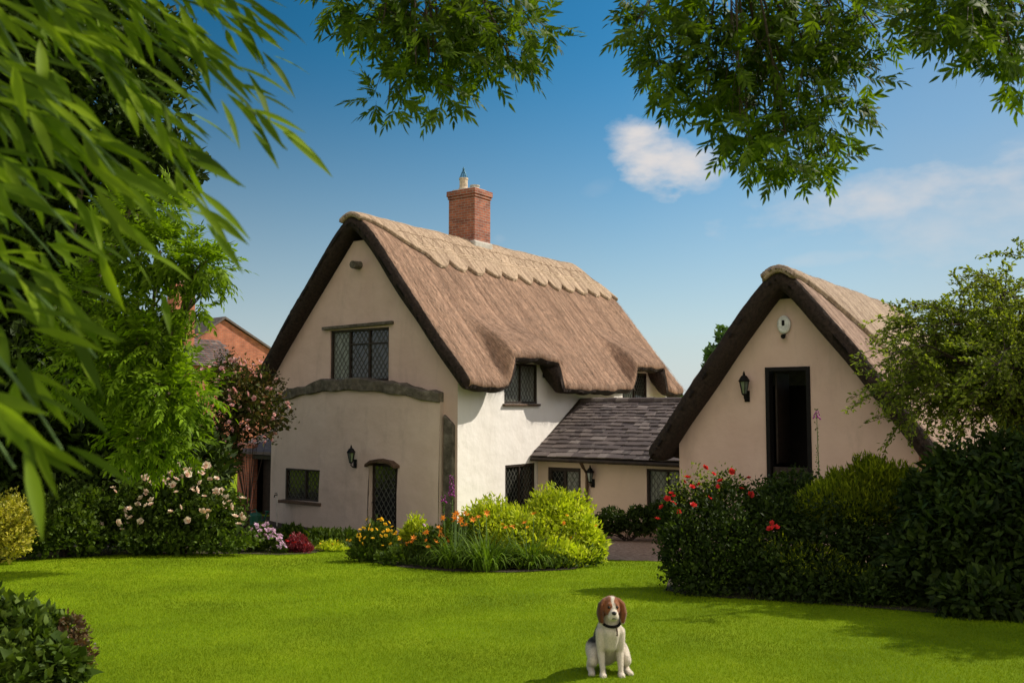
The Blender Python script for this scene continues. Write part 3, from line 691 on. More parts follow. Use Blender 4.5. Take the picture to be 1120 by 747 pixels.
# slates laid course by course, each one a little crooked
sr = MB(OE); ya, za, yb, zb = 3.02, 1.74, 5.5, 3.16
sl_len = math.hypot(yb - ya, zb - za); du_ = ((yb - ya) / sl_len, (zb - za) / sl_len); nn_ = (-du_[1], du_[0])
pos = 0; row = 0; rr_ = random.Random(4)
while pos < sl_len - .05:
    gauge = .215 - .085 * pos / sl_len; ln_ = gauge * 1.9
    x = 3.0 + rr_.uniform(0, .2)
    while x < 8.45:
        w_ = rr_.uniform(.2, .42) * (1.1 - .3 * pos / sl_len); x1 = min(x + w_ - .008, 8.5)
        if x1 > 3.23:
            j = rr_.uniform(-.012, .012); th_ = rr_.uniform(.022, .038); l0 = pos + j - .01; l1 = min(pos + ln_, sl_len + .02); tl = rr_.uniform(-.006, .006)
            xa = max(x, 3.215)
            vs = []
            for (l_, h_) in ((l0, .045 + rr_.uniform(0, .008)), (l1, .012)):
                for xx, dz in ((xa, tl), (x1, -tl)):
                    for k in (0, th_):
                        vs.append((xx, ya + du_[0] * l_ + nn_[0] * (h_ + k + dz), za + du_[1] * l_ + nn_[1] * (h_ + k + dz)))
            sr.add(vs, [(0, 2, 3, 1), (4, 5, 7, 6), (0, 1, 5, 4), (2, 6, 7, 3), (1, 3, 7, 5), (0, 4, 6, 2)])
        x += w_
    pos += gauge; row += 1
ero = sr.build('slate_roof', M['slate'], ex)
ud = MB(OE); ud.add([(3.21, ya + .02, za), (8.5, ya + .02, za), (8.5, yb, zb), (3.21, yb, zb), (3.21, 7.0, 2.3), (8.5, 7.0, 2.3)], [(0, 1, 2, 3), (3, 2, 5, 4)]); ud.build('roof_boards', M['darkwood'], ero)
rt = MB(OE); x = 3.22
while x < 8.5:
    rt.tube([(x, yb, zb + .045), (x + .38, yb, zb + .05 + rr_.uniform(-.008, .008))], .085, 8); x += .385
rt.build('ridge_tile', M['slate'], ero)
gt = MB(OE); gt.tube([(3.25, ya - .05, za - .03), (8.3, ya - .05, za - .05)], .05, 8); gt.build('gutter', M['darkwood'], ex)
dp = MB(OE); dp.tube([(4.72, ya - .05, za - .06), (4.72, ya + .08, za - .2), (4.72, 3.28, za - .35), (4.72, 3.28, -.5)], .04, 8); dp.build('drainpipe', M['sill'], ex)
lf_ = MB(OE); lf_.add([(3.22, yb - .02, zb + .12), (3.22, ya + .1, za + .12), (3.30, ya + .1, za + .09), (3.30, yb, zb + .09)], [(0, 1, 2, 3)]); lf_.build('flashing', M['darkwood'], ex)

# ------------------------------------------------------------------ thatched outbuilding
OB = (10.65, 1.0, 0); XC = 10.65
ob = thing('thatched_outbuilding', 'small cream thatched outbuilding with an open black doorway in its gable', 'outbuilding', hw(*OB), -TH)
FO = front(1.0)
w2 = MB(OB); sheet(w2, [(8.3, -.7), (13.0, -.7), (13.0, 2.35), (XC + .2, 5.15), (XC - .2, 5.15), (8.3, 2.5)], [rect(XC - .47, XC + .42, .75, 3.81)], FO, .25)
w2.build('gable_wall', M['gable'], ob)
w3 = MB(OB); w3.box(8.3, 8.45, 1.02, 9, -.7, 2.4); w3.box(12.85, 13.0, 1.02, 9, -.7, 2.4); w3.box(8.46, 12.84, 8.9, 9, -.7, 2.4); w3.build('side_wall', M['gable'], ob)
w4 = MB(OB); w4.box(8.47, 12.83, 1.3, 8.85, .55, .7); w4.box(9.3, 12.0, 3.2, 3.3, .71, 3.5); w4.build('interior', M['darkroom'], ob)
df = MB(OB); df.box(XC - .47, XC - .39, .75, 3.81, -.2, .03, FO); df.box(XC + .34, XC + .42, .75, 3.81, -.2, .03, FO); df.box(XC - .39, XC + .34, 3.73, 3.81, -.2, .03, FO); dfo = df.build('door_frame', M['black'], ob, bevel=.006)
dd = MB(OB); dd.box(XC - .385, XC + .335, .75, 1.85, -.16, -.11, FO)
for k in range(5): dd.box(XC - .38 + k * .143, XC - .38 + k * .143 + .130, .76, 1.84, -.109, -.098, FO)
dd.build('lower_door', M['darkwood'], dfo, bevel=.004)
op_ = MB(OB); op_.box(XC - .37, XC - .33, 1.25, 2.0, 1.9, 3.70); op_.build('open_door', M['darkwood'], dfo, bevel=.01)
R2 = Roof(XC, 2.95, 5.66, 2.05, [], seed=4, e=.12, sag=.0)
rf2 = shell(R2, 'thatched_roof', 120, 130, one(-1.), one(1.), .48, 9.2, .37, M['thatch2'], ob, OB, r=.2, edge=M['reedends_shade'])
straws(R2, 26000, .05, .985, .5, 9.1, M['straw'], rf2, OB)
def capw2(Y): return .10 + .36 * smooth((Y - .3) / 2.8) + .02 * np.abs(np.sin(Y * 3.6)) * smooth((Y - 1.5) / .5)
cp2 = shell(R2, 'straw_ridge', 70, 200, lambda Y: -capw2(Y), capw2, .42, 9.22, .15, M['cap2'], rf2, OB, r=.06, lift=.09, rough=.005)
straws(R2, 15000, .0, .46, .5, 9.1, M['straw2'], cp2, OB, (.05, .14), .008, .085, wf=lambda Y: capw2(Y) - .02)

# ------------------------------------------------------------------ lanterns, alarm
def lantern(label, px, py, pz, s=1.0, style=0):
    r = thing('wall_lantern', label, 'lantern', hw(px, py, pz), -TH, 'black lanterns on the walls')
    b_ = MB(); b_.box(-.045 * s, .045 * s, -.02, 0, -.12 * s, .06 * s); b_.build('back_plate', M['black'], r, bevel=.008)
    b_ = MB(); b_.tube([(0, -.01, -.06 * s), (0, -.07 * s, -.10 * s), (0, -.13 * s, -.06 * s), (0, -.13 * s, -.01 * s)], .012 * s, 7); b_.build('bracket', M['black'], r)
    b_ = MB(); b_.lathe([(.035 * s, 0), (.075 * s, .20 * s)], (0, -.13 * s, 0), 6); b_.build('glass', M['lampglass'], r)
    b_ = MB(); b_.lathe([(.02 * s, -.02 * s), (.045 * s, 0), (.045 * s, .012 * s), (.02 * s, .014 * s)], (0, -.13 * s, 0), 6)
    b_.lathe([(.09 * s, .20 * s), (.095 * s, .215 * s), (.05 * s, .29 * s), (.025 * s, .30 * s), (.02 * s, .33 * s), (.004 * s, .37 * s)], (0, -.13 * s, 0), 6)
    for k in range(6):
        a = k * math.pi / 3; b_.bar((.037 * s * math.cos(a), -.13 * s + .037 * s * math.sin(a), 0), (.078 * s * math.cos(a), -.13 * s + .078 * s * math.sin(a), .2 * s), .009 * s)
    b_.build('lamp_cage', M['black'], r); return r
lantern('black lantern on the rounded cream wall beside the arched cottage door', .47, -.53, 1.70, 1.15)
lantern('black lantern on outbuilding gable left of the open doorway', 9.80, 1.0, 3.28, 1.25)
lantern('dark lantern by the brown drainpipe on the low slate roofed extension', 4.86, 3.35, 1.18, 1.15)
al = thing('alarm_box', 'white oval alarm box high under the thatch peak of outbuilding', 'alarm box', hw(XC - .06, 1.0, 4.64), -TH); al.scale = (.82, .9, .85)
b_ = MB(); b_.add([(.16 * math.cos(a), -y, .21 * math.sin(a)) for y in (0, .07) for a in np.linspace(0, 2 * math.pi, 25)[:-1]] + [(.12 * math.cos(a), -.095, .17 * math.sin(a)) for a in np.linspace(0, 2 * math.pi, 25)[:-1]],
     [(i, (i + 1) % 24, 24 + (i + 1) % 24, 24 + i) for i in range(24)] + [(24 + i, 24 + (i + 1) % 24, 48 + (i + 1) % 24, 48 + i) for i in range(24)] + [tuple(range(24)), tuple(range(48, 72))]); b_.build('case', M['plastic'], al, smooth=False)
b_ = MB(); b_.box(-.035, .035, -.104, -.097, -.03, .10); b_.build('dark_badge', M['black'], al, bevel=.01)
b_ = MB(); b_.tube([(0, 0, -.24), (0, -.08, -.27)], .03, 8); b_.lathe([(.02, -.05), (.055, -.03), (.06, .02), (.03, .05)], (0, -.11, -.28), 10); b_.build('sensor', M['black'], al)

# ------------------------------------------------------------------ plants
def ell(px, py, Y, rx, ry, ryd=None):
    """lobe of a crown: centre seen at (px, py) at distance Y, radii in metres from its seen size"""
    c_ = at(px, py, Y); a = rx * Y / 1036; b_ = ry * Y / 1036
    return (c_, np.array([a, ryd if ryd else (a + b_) / 2, b_]))
def lump(Dv, seed):
    r_ = np.random.default_rng(seed); f = np.zeros(len(Dv))
    for k in range(7):
        a = r_.normal(size=3) * (2.2 + k * .9); f += np.sin(Dv @ a + r_.uniform(0, 6)) / (1.6 + .5 * k)
    return f
def crown_pts(lobes, dens, inner=.45, lumpy=.16, low=-1.0):
    """points in the outer shells of the lobes: position, outward direction"""
    Ps, Ds = [], []
    for i, (c_, r_) in enumerate(lobes):
        area = 4 * math.pi * ((r_[0] * r_[1]) ** 1.6 / 3 + (r_[0] * r_[2]) ** 1.6 / 3 + (r_[1] * r_[2]) ** 1.6 / 3) ** (1 / 1.6)
        n = int(area * dens); D = rdir(n); rr = rng.uniform(inner ** 2, 1, n) ** .5 * (1 + lumpy * lump(D, i * 7 + 1))
        k = D[:, 2] > low
        Ps.append((c_ + D * r_ * rr[:, None])[k]); Ds.append(nrm(D / r_)[k])
    return np.concatenate(Ps), np.concatenate(Ds)
def above(P, D, eps=.02):
    k = P[:, 2] > gz(P[:, 1]) + eps; return P[k], D[k]
def leaves(P, D, L, w, kind='q', out=.8, up=.5, rnd=.6, per=1, clump=0.0, flat=.6):
    if per > 1: P = np.repeat(P, per, 0); D = np.repeat(D, per, 0); P = P + rng.normal(size=P.shape) * clump
    n = len(P); d = D * out + rng.normal(size=(n, 3)) * rnd; d[:, 2] += up
    Nn = D * .5 + rng.normal(size=(n, 3)) * flat; Nn[:, 2] += .6
    return leaf_geo(P, nrm(d), Nn, L * rng.uniform(.6, 1.25, n), w * rng.uniform(.7, 1.2, n), kind)
def stems(root, base, lobes, mat, r=.03, per=3, name='stem'):
    b_ = MB(tuple(base))
    for (c_, r_) in lobes:
        for k in range(per):
            e = Vector(c_ + rdir(1)[0] * r_ * .55); m_ = (Vector(base) * .6 + e * .4) + Vector((0, 0, (e.z - base[2]) * .12))
            b_.tube([Vector(base) + Vector((random.uniform(-.1, .1), random.uniform(-.1, .1), 0)), m_, e], [r, r * .65, r * .2], 5)
    return b_.build(name, mat, root)
def put(name, geo, mat, root):
    V, T = geo; loc = np.array(root.matrix_basis.translation); return arr_mesh(name, V - loc, T, mat, root)
# blossoms
def blossom_mesh(name, mat, r=.04, kind='rose'):
    gs_ = []
    if kind == 'rose':
        for ring, (n, t_, rr) in enumerate(((5, 1.25, 1.0), (5, .8, .8), (4, .35, .55))):
            a = np.arange(n) * 2 * math.pi / n + ring * .6
            D = np.stack([np.cos(a) * math.sin(t_), np.sin(a) * math.sin(t_), np.full(n, math.cos(t_))], 1)
            gs_.append(leaf_geo(np.zeros((n, 3)), D, np.array([[0, 0, 1.]] * n), r * rr, r * rr * 1.15, 'l', -.2))
    else:
        n = 6; a = np.arange(n) * 2 * math.pi / n; D = np.stack([np.cos(a) * .75, np.sin(a) * .75, np.full(n, .65)], 1)
        gs_.append(leaf_geo(np.zeros((n, 3)), D, np.array([[0, 0, 1.]] * n), r * 1.3, r * .55, 'l', .3))
    V, T = cat_geo(gs_); me_o = arr_mesh(name, V, T, mat); me = me_o.data; bpy.data.objects.remove(me_o); return me
BM = {k: blossom_mesh('blossom', PT[k], 1.0, 'lily' if k in ('orange',) else 'rose') for k in PT}
CAMP = Vector((0, 0, CAMZ))
def blossoms(root, pts_, kind, size, name='blossom', jit=.25):
    for p in pts_:
        o = bpy.data.objects.new(name, BM[kind]); COL.objects.link(o); o.parent = root
        o.location = Vector(p) - root.location; o.scale = [size * random.uniform(.75, 1.2)] * 3
        o.rotation_euler = (random.uniform(-.9, .9) + .5, random.uniform(-.9, .9), random.uniform(0, 6.28))
def surf_pts(lobes, n, cone=None, hmin=-.2, rr=1.04, lumpy=.16, face=-.1):
    """n points on the camera-side surface of the lobes"""
    out = []
    wts = np.array([r_[0] * r_[2] for c_, r_ in lobes]); wts = wts / wts.sum()
    while len(out) < n:
        i = rng.choice(len(lobes), p=wts); c_, r_ = lobes[i]; D = rdir(1)
        if D[0, 1] > face or D[0, 2] < hmin: continue
        p = c_ + D[0] * r_ * rr * (1 + lumpy * lump(D, i * 7 + 1)[0])
        if any(np.sum(((p - c2) / (r2 * .9)) ** 2) < 1 for j, (c2, r2) in enumerate(lobes) if j != i): continue
        if p[2] < gz(p[1]) + .1: continue
        out.append(p)
    return out
DM = 2.0
def shrub(name, label, cat, base, lobes, dens, L, w, mat, kind='q', group=None, inner=.4, lumpy=.22, stem='twig', sr=.02, per=1, clump=.03, foliage='foliage', **k):
    r_ = thing(name, label, cat, base, 0, group)
    P, D = above(*crown_pts(lobes, dens * DM, inner, lumpy)); g1 = leaves(P, D, L, w, kind, per=per, clump=clump, **k)
    P, D = above(*crown_pts([(c_, q_ * .80) for c_, q_ in lobes], dens * .9, .5, lumpy)); g2 = leaves(P, D, L * 1.7, w * 2.2, 'q', **k)
    put(foliage, cat_geo([g1, g2]), mat, r_)
    stems(r_, base, lobes, M[stem], sr)
    return r_

# --- distant trees behind the roofs
def far_tree(label, px, py, Y, rx, ry, zb=-1.2, seed=0):
    c_ = at(px, py, Y); r_ = thing('background_tree', label, 'tree', (c_[0], c_[1], zb), 0, 'trees beyond the cottages')
    R_ = rx * Y / 1036; Rz = ry * Y / 1036; lobes = []
    q = np.random.default_rng(seed)
    for k in range(16):
        d = nrm(q.normal(size=3)); lobes.append((c_ + d * np.array([R_, R_, Rz]) * .62, np.array([R_, R_, Rz * .8]) * q.uniform(.26, .42)))
    P, D = crown_pts(lobes, 9, .3, .2); put('crown', leaves(P, D, .55, .4, 'q'), LF['distant'], r_)
    b_ = MB((c_[0], c_[1], zb)); b_.tube([(c_[0], c_[1], zb), (c_[0], c_[1], c_[2] * .5), tuple(c_)], [.5, .4, .2], 8)
    for l_ in lobes[:7]: b_.tube([(c_[0], c_[1], (zb + c_[2]) / 2), tuple(l_[0])], [.2, .06], 5)
    b_.build('trunk', M['bark'], r_)
far_tree('round topped green tree rising behind the outbuilding roof', 792, 392, 62, 26, 36, seed=1)
far_tree('low green tree peeping above the slate ridge beside the main thatch', 738, 448, 75, 15, 26, seed=2)
far_tree('green tree behind the outbuilding, mostly hidden by its roof', 835, 415, 70, 30, 32, seed=5)
far_tree('tall dark tree behind the brick house at far left', 60, 400, 60, 120, 90, seed=3)
far_tree('tree behind the thatched outbuilding at far right', 1120, 440, 60, 70, 60, seed=4)

# --- orange brick neighbour
bx_, by_ = at(243, 445, 44)[0], 44
bh = thing('brick_house', 'orange brick neighbouring house with slate roofed wing beyond the climbing rose', 'house', (bx_, by_, -1.2), math.radians(48))
def zpx(py, Y): return float(at(560, py, Y)[2]) + 1.2
b_ = MB(); hw_ = 3.6; ze_, zr_ = zpx(389, 44), zpx(350, 44)
b_.prism([(-hw_, 0), (3.3, 0), (3.3, ze_), (0, zr_), (-hw_, ze_ - .4)], front(0), -.3, 0); b_.box(-hw_, 3.3, .31, 9, 0, ze_ - .5); b_.build('wall', M['brick2'], bh)
b_ = MB(); b_.add([(3.5, -.12, ze_ - .12), (0, -.12, zr_ + .06), (0, 9.2, zr_ + .06), (3.5, 9.2, ze_ - .12), (3.5, -.12, ze_ - .02), (0, -.12, zr_ + .16), (0, 9.2, zr_ + .16), (3.5, 9.2, ze_ - .02)],
    [(0, 1, 2, 3), (4, 5, 6, 7), (0, 1, 5, 4), (0, 3, 7, 4), (3, 2, 6, 7)])
b_.add([(-3.2, -.12, ze_ - .55), (0, -.12, zr_ + .06), (0, 9.2, zr_ + .06), (-3.2, 9.2, ze_ - .55), (-3.2, -.12, ze_ - .45), (0, -.12, zr_ + .16), (0, 9.2, zr_ + .16), (-3.2, 9.2, ze_ - .45)],
    [(0, 1, 2, 3), (4, 5, 6, 7), (0, 1, 5, 4), (0, 3, 7, 4), (3, 2, 6, 7)]); b_.build('roof', M['slate'], bh)
b_ = MB(); zt, zl = zpx(371, 42), zpx(400, 42); b_.box(-8, -.75, -2.2, -.5, 0, zl); b_.build('wing_wall', M['brick2'], bh)
b_ = MB(); r9 = random.Random(9)
for q in range(12):
    x = -8.2
    while x < -.7:
        w_ = r9.uniform(.22, .4); t0 = q / 12; t1 = (q + 1.5) / 12
        b_.add([(x, -2.5 + 2.0 * t0, zl - .1 + (zt - zl + .1) * t0 + .05), (x + w_ - .02, -2.5 + 2.0 * t0, zl - .1 + (zt - zl + .1) * t0 + .05), (x + w_ - .02, -2.5 + 2.0 * t1, zl - .1 + (zt - zl + .1) * t1), (x, -2.5 + 2.0 * t1, zl - .1 + (zt - zl + .1) * t1)], [(0, 1, 2, 3)])
        x += w_
b_.build('wing_roof', M['slate'], bh)
cx_ = at(177, 330, 43)[0] - bx_; b_ = MB(); b_.box(cx_ - .45, cx_ + .45, -1.1, -.3, zl, zpx(320, 43)); b_.box(cx_ - .52, cx_ + .52, -1.17, -.23, zpx(320, 43) + .001, zpx(316, 43)); ch2 = b_.build('chimney', M['brick2'], bh)
b_ = MB(); b_.lathe([(.13, 0), (.11, .3), (.13, .35)], (cx_, -.7, zpx(316, 43))); b_.build('chimney_pot', M['pot'], ch2)

# --- lean-to shed beside the cottage
sh = thing('garden_shed', 'dark open fronted lean-to with slate roof left of the cottage gable', 'shed', hw(-4.0, .9, 0), -TH); OS = (-4.0, .9, 0)
b_ = MB(OS); b_.box(-5.3, -4.62, .6, .75, -.7, 2.0); b_.build('brick_pier', M['brick2'], sh)
b_ = MB(OS); b_.box(-5.3, -3.25, 2.4, 2.5, -.7, 2.2); b_.box(-5.3, -5.2, .76, 2.39, -.7, 2.0); b_.build('wall', M['darkwood'], sh)
b_ = MB(OS); b_.add([(-5.5, .4, 1.72), (-3.22, .4, 1.72), (-3.22, 2.6, 2.5), (-5.5, 2.6, 2.5), (-5.5, .4, 1.80), (-3.22, .4, 1.80), (-3.22, 2.6, 2.58), (-5.5, 2.6, 2.58)], [(0, 1, 2, 3), (4, 5, 6, 7), (0, 1, 5, 4), (1, 2, 6, 5), (0, 3, 7, 4)]); b_.build('roof', M['slate'], sh)
b_ = MB(OS); b_.box(-3.5, -3.36, .55, .69, -.7, 1.75); b_.box(-4.61, -3.51, .57, .67, 1.58, 1.70); b_.build('door_post', M['darkwood'], sh, bevel=.01)
b_ = MB(OS); b_.box(-4.55, -3.55, .9, .95, -.6, 1.55); b_.build('door', M['darkwood'], sh)

# --- left: dark tree mass, ash tree, border shrubs
def big_tree(name, label, base, lobes, dens, L, w, mat, trunk_r=.2, kind='q', comp=None, group=None, inner=.25):
    r_ = thing(name, label, 'tree', base, 0, group); P, D = above(*crown_pts(lobes, dens, inner, .2))
    if comp:
        n = len(P); d = D * .75 + rng.normal(size=(n, 3)) * .45; Nn = rng.normal(size=(n, 3)) * .3; Nn[:, 2] += 1
        put('crown', compound(P, d, Nn, comp['L'] * rng.uniform(.75, 1.2, n), comp.get('pairs', 4), comp['ll'], comp['lw'], droop=comp.get('droop', .25)), mat, r_)
    else: put('crown', leaves(P, D, L, w, kind), mat, r_)
    b_ = MB(tuple(base)); mid = Vector(base) + Vector((0, 0, (np.mean([l[0][2] for l in lobes]) - base[2]) * .5))
    b_.tube([Vector(base), (Vector(base) + mid) / 2 + Vector((.05, .03, 0)), mid], [trunk_r, trunk_r * .8, trunk_r * .65], 9); b_.build('trunk', M['bark'], r_)
    b_ = MB(tuple(base))
    for c_, rr in lobes:
        c_ = Vector(c_); b_.tube([mid, mid.lerp(c_, .5) + Vector((0, 0, .15)), c_], [trunk_r * .4, trunk_r * .25, .02], 6)
        for k in range(4): e = c_ + Vector(rdir(1)[0] * rr * .8); b_.tube([c_.lerp(mid, .25), e], [.02, .006], 4)
    b_.build('limb', M['bark'], r_); return r_
big_tree('evergreen_tree', 'tall dark leafy tree filling the left edge behind the garden border', (-9.3, 18.5, float(gz(18.5))),
    [ell(30, 300, 18.5, 95, 90), ell(80, 400, 18, 90, 70), ell(10, 430, 18, 80, 80), ell(110, 480, 18.4, 70, 60), ell(60, 220, 19, 90, 70), ell(-60, 330, 18, 80, 120), ell(170, 470, 19, 55, 60), ell(130, 540, 18.8, 70, 50), ell(60, 530, 18.5, 60, 50), ell(215, 510, 19.2, 34, 50), ell(165, 400, 19, 36, 50), ell(-10, 520, 18, 60, 60), ell(60, 10, 18, 100, 90), ell(110, 110, 18, 85, 70), ell(10, 150, 18, 90, 80), ell(165, 185, 18.5, 60, 38), ell(180, 60, 18, 34, 50), ell(-60, 60, 18, 90, 110)],
    230, .19, .11, LF['dark'], .3)
big_tree('ash_tree', 'bright green feathery ash tree left of the climbing rose', (-7.4, 18.8, float(gz(18.8))),
    [ell(175, 275, 14.6, 58, 30), ell(215, 295, 14.4, 34, 18), ell(112, 330, 14.6, 50, 36), ell(160, 375, 14.2, 40, 30), ell(120, 400, 14.4, 60, 40), ell(185, 430, 14.0, 48, 32),
     ell(165, 480, 14.2, 50, 26), ell(150, 235, 15, 50, 28), ell(208, 335, 14.2, 22, 12), ell(225, 285, 14.2, 22, 12)],
    60, 0, 0, LF['ashlit'], .16, comp=dict(L=.34, ll=.115, lw=.036, pairs=5, droop=.28))
rose_c = [ell(262, 440, 21.6, 34, 40), ell(290, 455, 21.4, 24, 30), ell(250, 475, 21.4, 26, 22), ell(245, 415, 22, 22, 26), ell(285, 425, 21.8, 22, 22), ell(250, 500, 21.6, 14, 26)]
cr = shrub('climbing_rose', 'climbing rose covered in pink flowers on the shed beside the cottage gable', 'climbing rose', (-6.1, 22.2, float(gz(22))), rose_c, 150, .075, .045, LF['rosy'], stem='twig', sr=.012, group=None, lumpy=.38, inner=.2)
blossoms(cr, surf_pts(rose_c, 99, hmin=-.9, rr=1.1), 'pink', .075)
for a, b__, Y in (((250, 400), (232, 385), 21.8), ((285, 420), (300, 402), 21.6), ((262, 410), (268, 388), 21.8)):
    pass
cream_l = [ell(190, 560, 17.6, 52, 34), ell(150, 560, 17.8, 40, 42), ell(235, 570, 17.4, 34, 28), ell(210, 530, 17.8, 34, 24), ell(250, 555, 17.6, 18, 18), ell(120, 575, 17.6, 28, 26), ell(170, 590, 17.2, 60, 16), ell(240, 592, 17.2, 40, 14)]
rb = shrub('rose_bush', 'large rose bush dotted with cream flowers in the left border', 'rose bush', (-6.2, 17.7, float(gz(17.7))), cream_l, 170, .075, .05, LF['mid'], sr=.02)
blossoms(rb, surf_pts(cream_l[:6], 68, hmin=-.3), 'cream', .075)
blossoms(rb, surf_pts(cream_l[3:5], 14, hmin=.1), 'cream', .085)
lf1 = [ell(70, 570, 16.8, 36, 34), ell(45, 585, 16.4, 30, 26), ell(95, 588, 16.9, 24, 22), ell(85, 548, 17.2, 34, 20)]
lb = shrub('border_shrub', 'bushy green shrub between the golden bush and the cream roses', 'shrub', (-7.9, 16.9, float(gz(16.9))), lf1, 190, .08, .055, LF['mid'])
gold = [ell(10, 575, 15.6, 28, 34), ell(-14, 585, 15.4, 30, 34), ell(15, 595, 15.4, 18, 18)]
shrub('golden_shrub', 'yellow golden leaved shrub at the left edge of the lawn', 'shrub', (-8.4, 15.6, float(gz(15.6))), gold, 420, .055, .035, LF['gold'])
fr_ = [ell(24, 722, 5.7, 48, 46), ell(-10, 704, 5.8, 56, 48), ell(62, 735, 5.5, 30, 30), ell(10, 750, 5.4, 60, 30), ell(40, 694, 6.0, 30, 22), ell(-60, 720, 5.6, 60, 60)]
shrub('low_shrub', 'low dark leafy shrub in the bottom left corner of the lawn', 'shrub', (-3.0, 5.7, float(gz(5.7))), fr_, 900, .06, .038, LF['mid'], kind='l', inner=.5, stem='twig', sr=.008, up=.3)
bz = [ell(78, 690, 5.9, 20, 18), ell(82, 720, 5.7, 18, 26), ell(60, 735, 5.6, 28, 20)]
shrub('bronze_plant', 'small bronze brown leafed plant along the low shrub at bottom left', 'plant', (-2.65, 5.8, float(gz(5.8))), bz, 1100, .03, .016, LF['bronze'], kind='q', inner=.3, sr=.005, up=.2)

def flower_clump(name, label, cat, px, py, Y, wpx, hpx, leafm, L, w, petals, npet, psize, dens=500, pname='blossom', petals2=None, top=.2):
    lobes = [ell(px, py, Y, wpx, hpx), ell(px - wpx * .45, py + hpx * .3, Y, wpx * .6, hpx * .8), ell(px + wpx * .45, py + hpx * .3, Y - .1, wpx * .6, hpx * .8)]
    base = (float(at(px, py, Y)[0]), Y, float(gz(Y)))
    r_ = shrub(name, label, cat, base, lobes, dens, L, w, LF[leafm], sr=.007, stem='greenstem', up=.9)
    blossoms(r_, surf_pts(lobes, npet, hmin=top, rr=1.12), petals, psize, pname); return r_
flower_clump('phlox', 'clump of pale pink phlox in front of the dark shed opening', 'flowers', 287, 590, 18.2, 20, 16, 'mid', .06, .02, 'lilac', 42, .055)
flower_clump('red_shrub', 'small rounded crimson leaved shrub at the foot of cottage wall', 'shrub', 325, 597, 18.0, 17, 12, 'reddish', .045, .02, 'red', 6, .03, 900)
flower_clump('lavender', 'little mauve flowered plant between the phlox and the crimson shrub', 'flowers', 306, 600, 17.8, 9, 8, 'mid', .05, .02, 'lilac', 14, .04)
flower_clump('lime_ground_plant', 'low lime green plants below the cottage window', 'plant', 362, 604, 18.3, 24, 11, 'lime', .05, .03, 'yellow', 4, .025)
wf = [ell(318, 588, 20.6, 26, 12), ell(350, 591, 20.2, 26, 12), ell(378, 593, 19.8, 24, 12), ell(405, 596, 19.4, 22, 10), ell(335, 600, 19.0, 24, 7), ell(372, 604, 18.6, 26, 7)]
shrub('border_plants', 'low green foliage along the foot of the rounded cottage wall', 'plants', (-3.9, 19.8, float(gz(19.8))), wf, 260, .09, .045, LF['mid'], sr=.005, stem='greenstem', up=.8, inner=.2)
# --- island bed
lime = [ell(604, 565, 15.9, 38, 30), ell(575, 590, 15.4, 44, 30), ell(632, 590, 15.6, 30, 30), ell(600, 610, 15.0, 55, 18), ell(545, 580, 15.8, 34, 30), ell(525, 572, 16.1, 22, 22), ell(650, 600, 15.6, 14, 20), ell(620, 560, 16, 24, 22)]
lm = shrub('lime_shrub', 'bright lime green spreading shrub, largest plant of the island bed', 'shrub', (.6, 15.6, float(gz(15.6))), lime, 340, .085, .032, LF['lime'], kind='l', inner=.5, up=.6, sr=.015)
blossoms(lm, surf_pts(lime[:3], 8, hmin=-.3), 'yellow', .045)
flower_clump('yellow_flower_clump', 'low clump of yellow flowers at the left end of island bed', 'flowers', 412, 592, 16.0, 26, 22, 'mid', .06, .018, 'yellow', 38, .042, 420)
flower_clump('euphorbia', 'rounded mid green shrub behind the yellow flowers of the island bed', 'shrub', 455, 582, 16.3, 17, 18, 'lime', .06, .03, 'lilac', 3, .03, 420)
fc = flower_clump('alstroemeria', 'orange flowered clump in front of the corner post', 'flowers', 470, 600, 15.4, 26, 20, 'mid', .07, .02, 'orange', 26, .043, 380)
ug = [ell(400, 606, 15.8, 22, 12), ell(440, 612, 15.3, 30, 14), ell(480, 618, 14.8, 30, 12), ell(530, 618, 14.6, 40, 14), ell(590, 620, 14.6, 44, 12), ell(635, 614, 15.1, 26, 14), ell(500, 590, 15.6, 40, 22)]
shrub('border_perennial', 'leafy green undergrowth along the front edge of the island bed', 'plants', (-.9, 15.0, float(gz(15.0))), ug, 300, .07, .035, LF['mid'], sr=.006, stem='greenstem', up=.8, inner=.2)
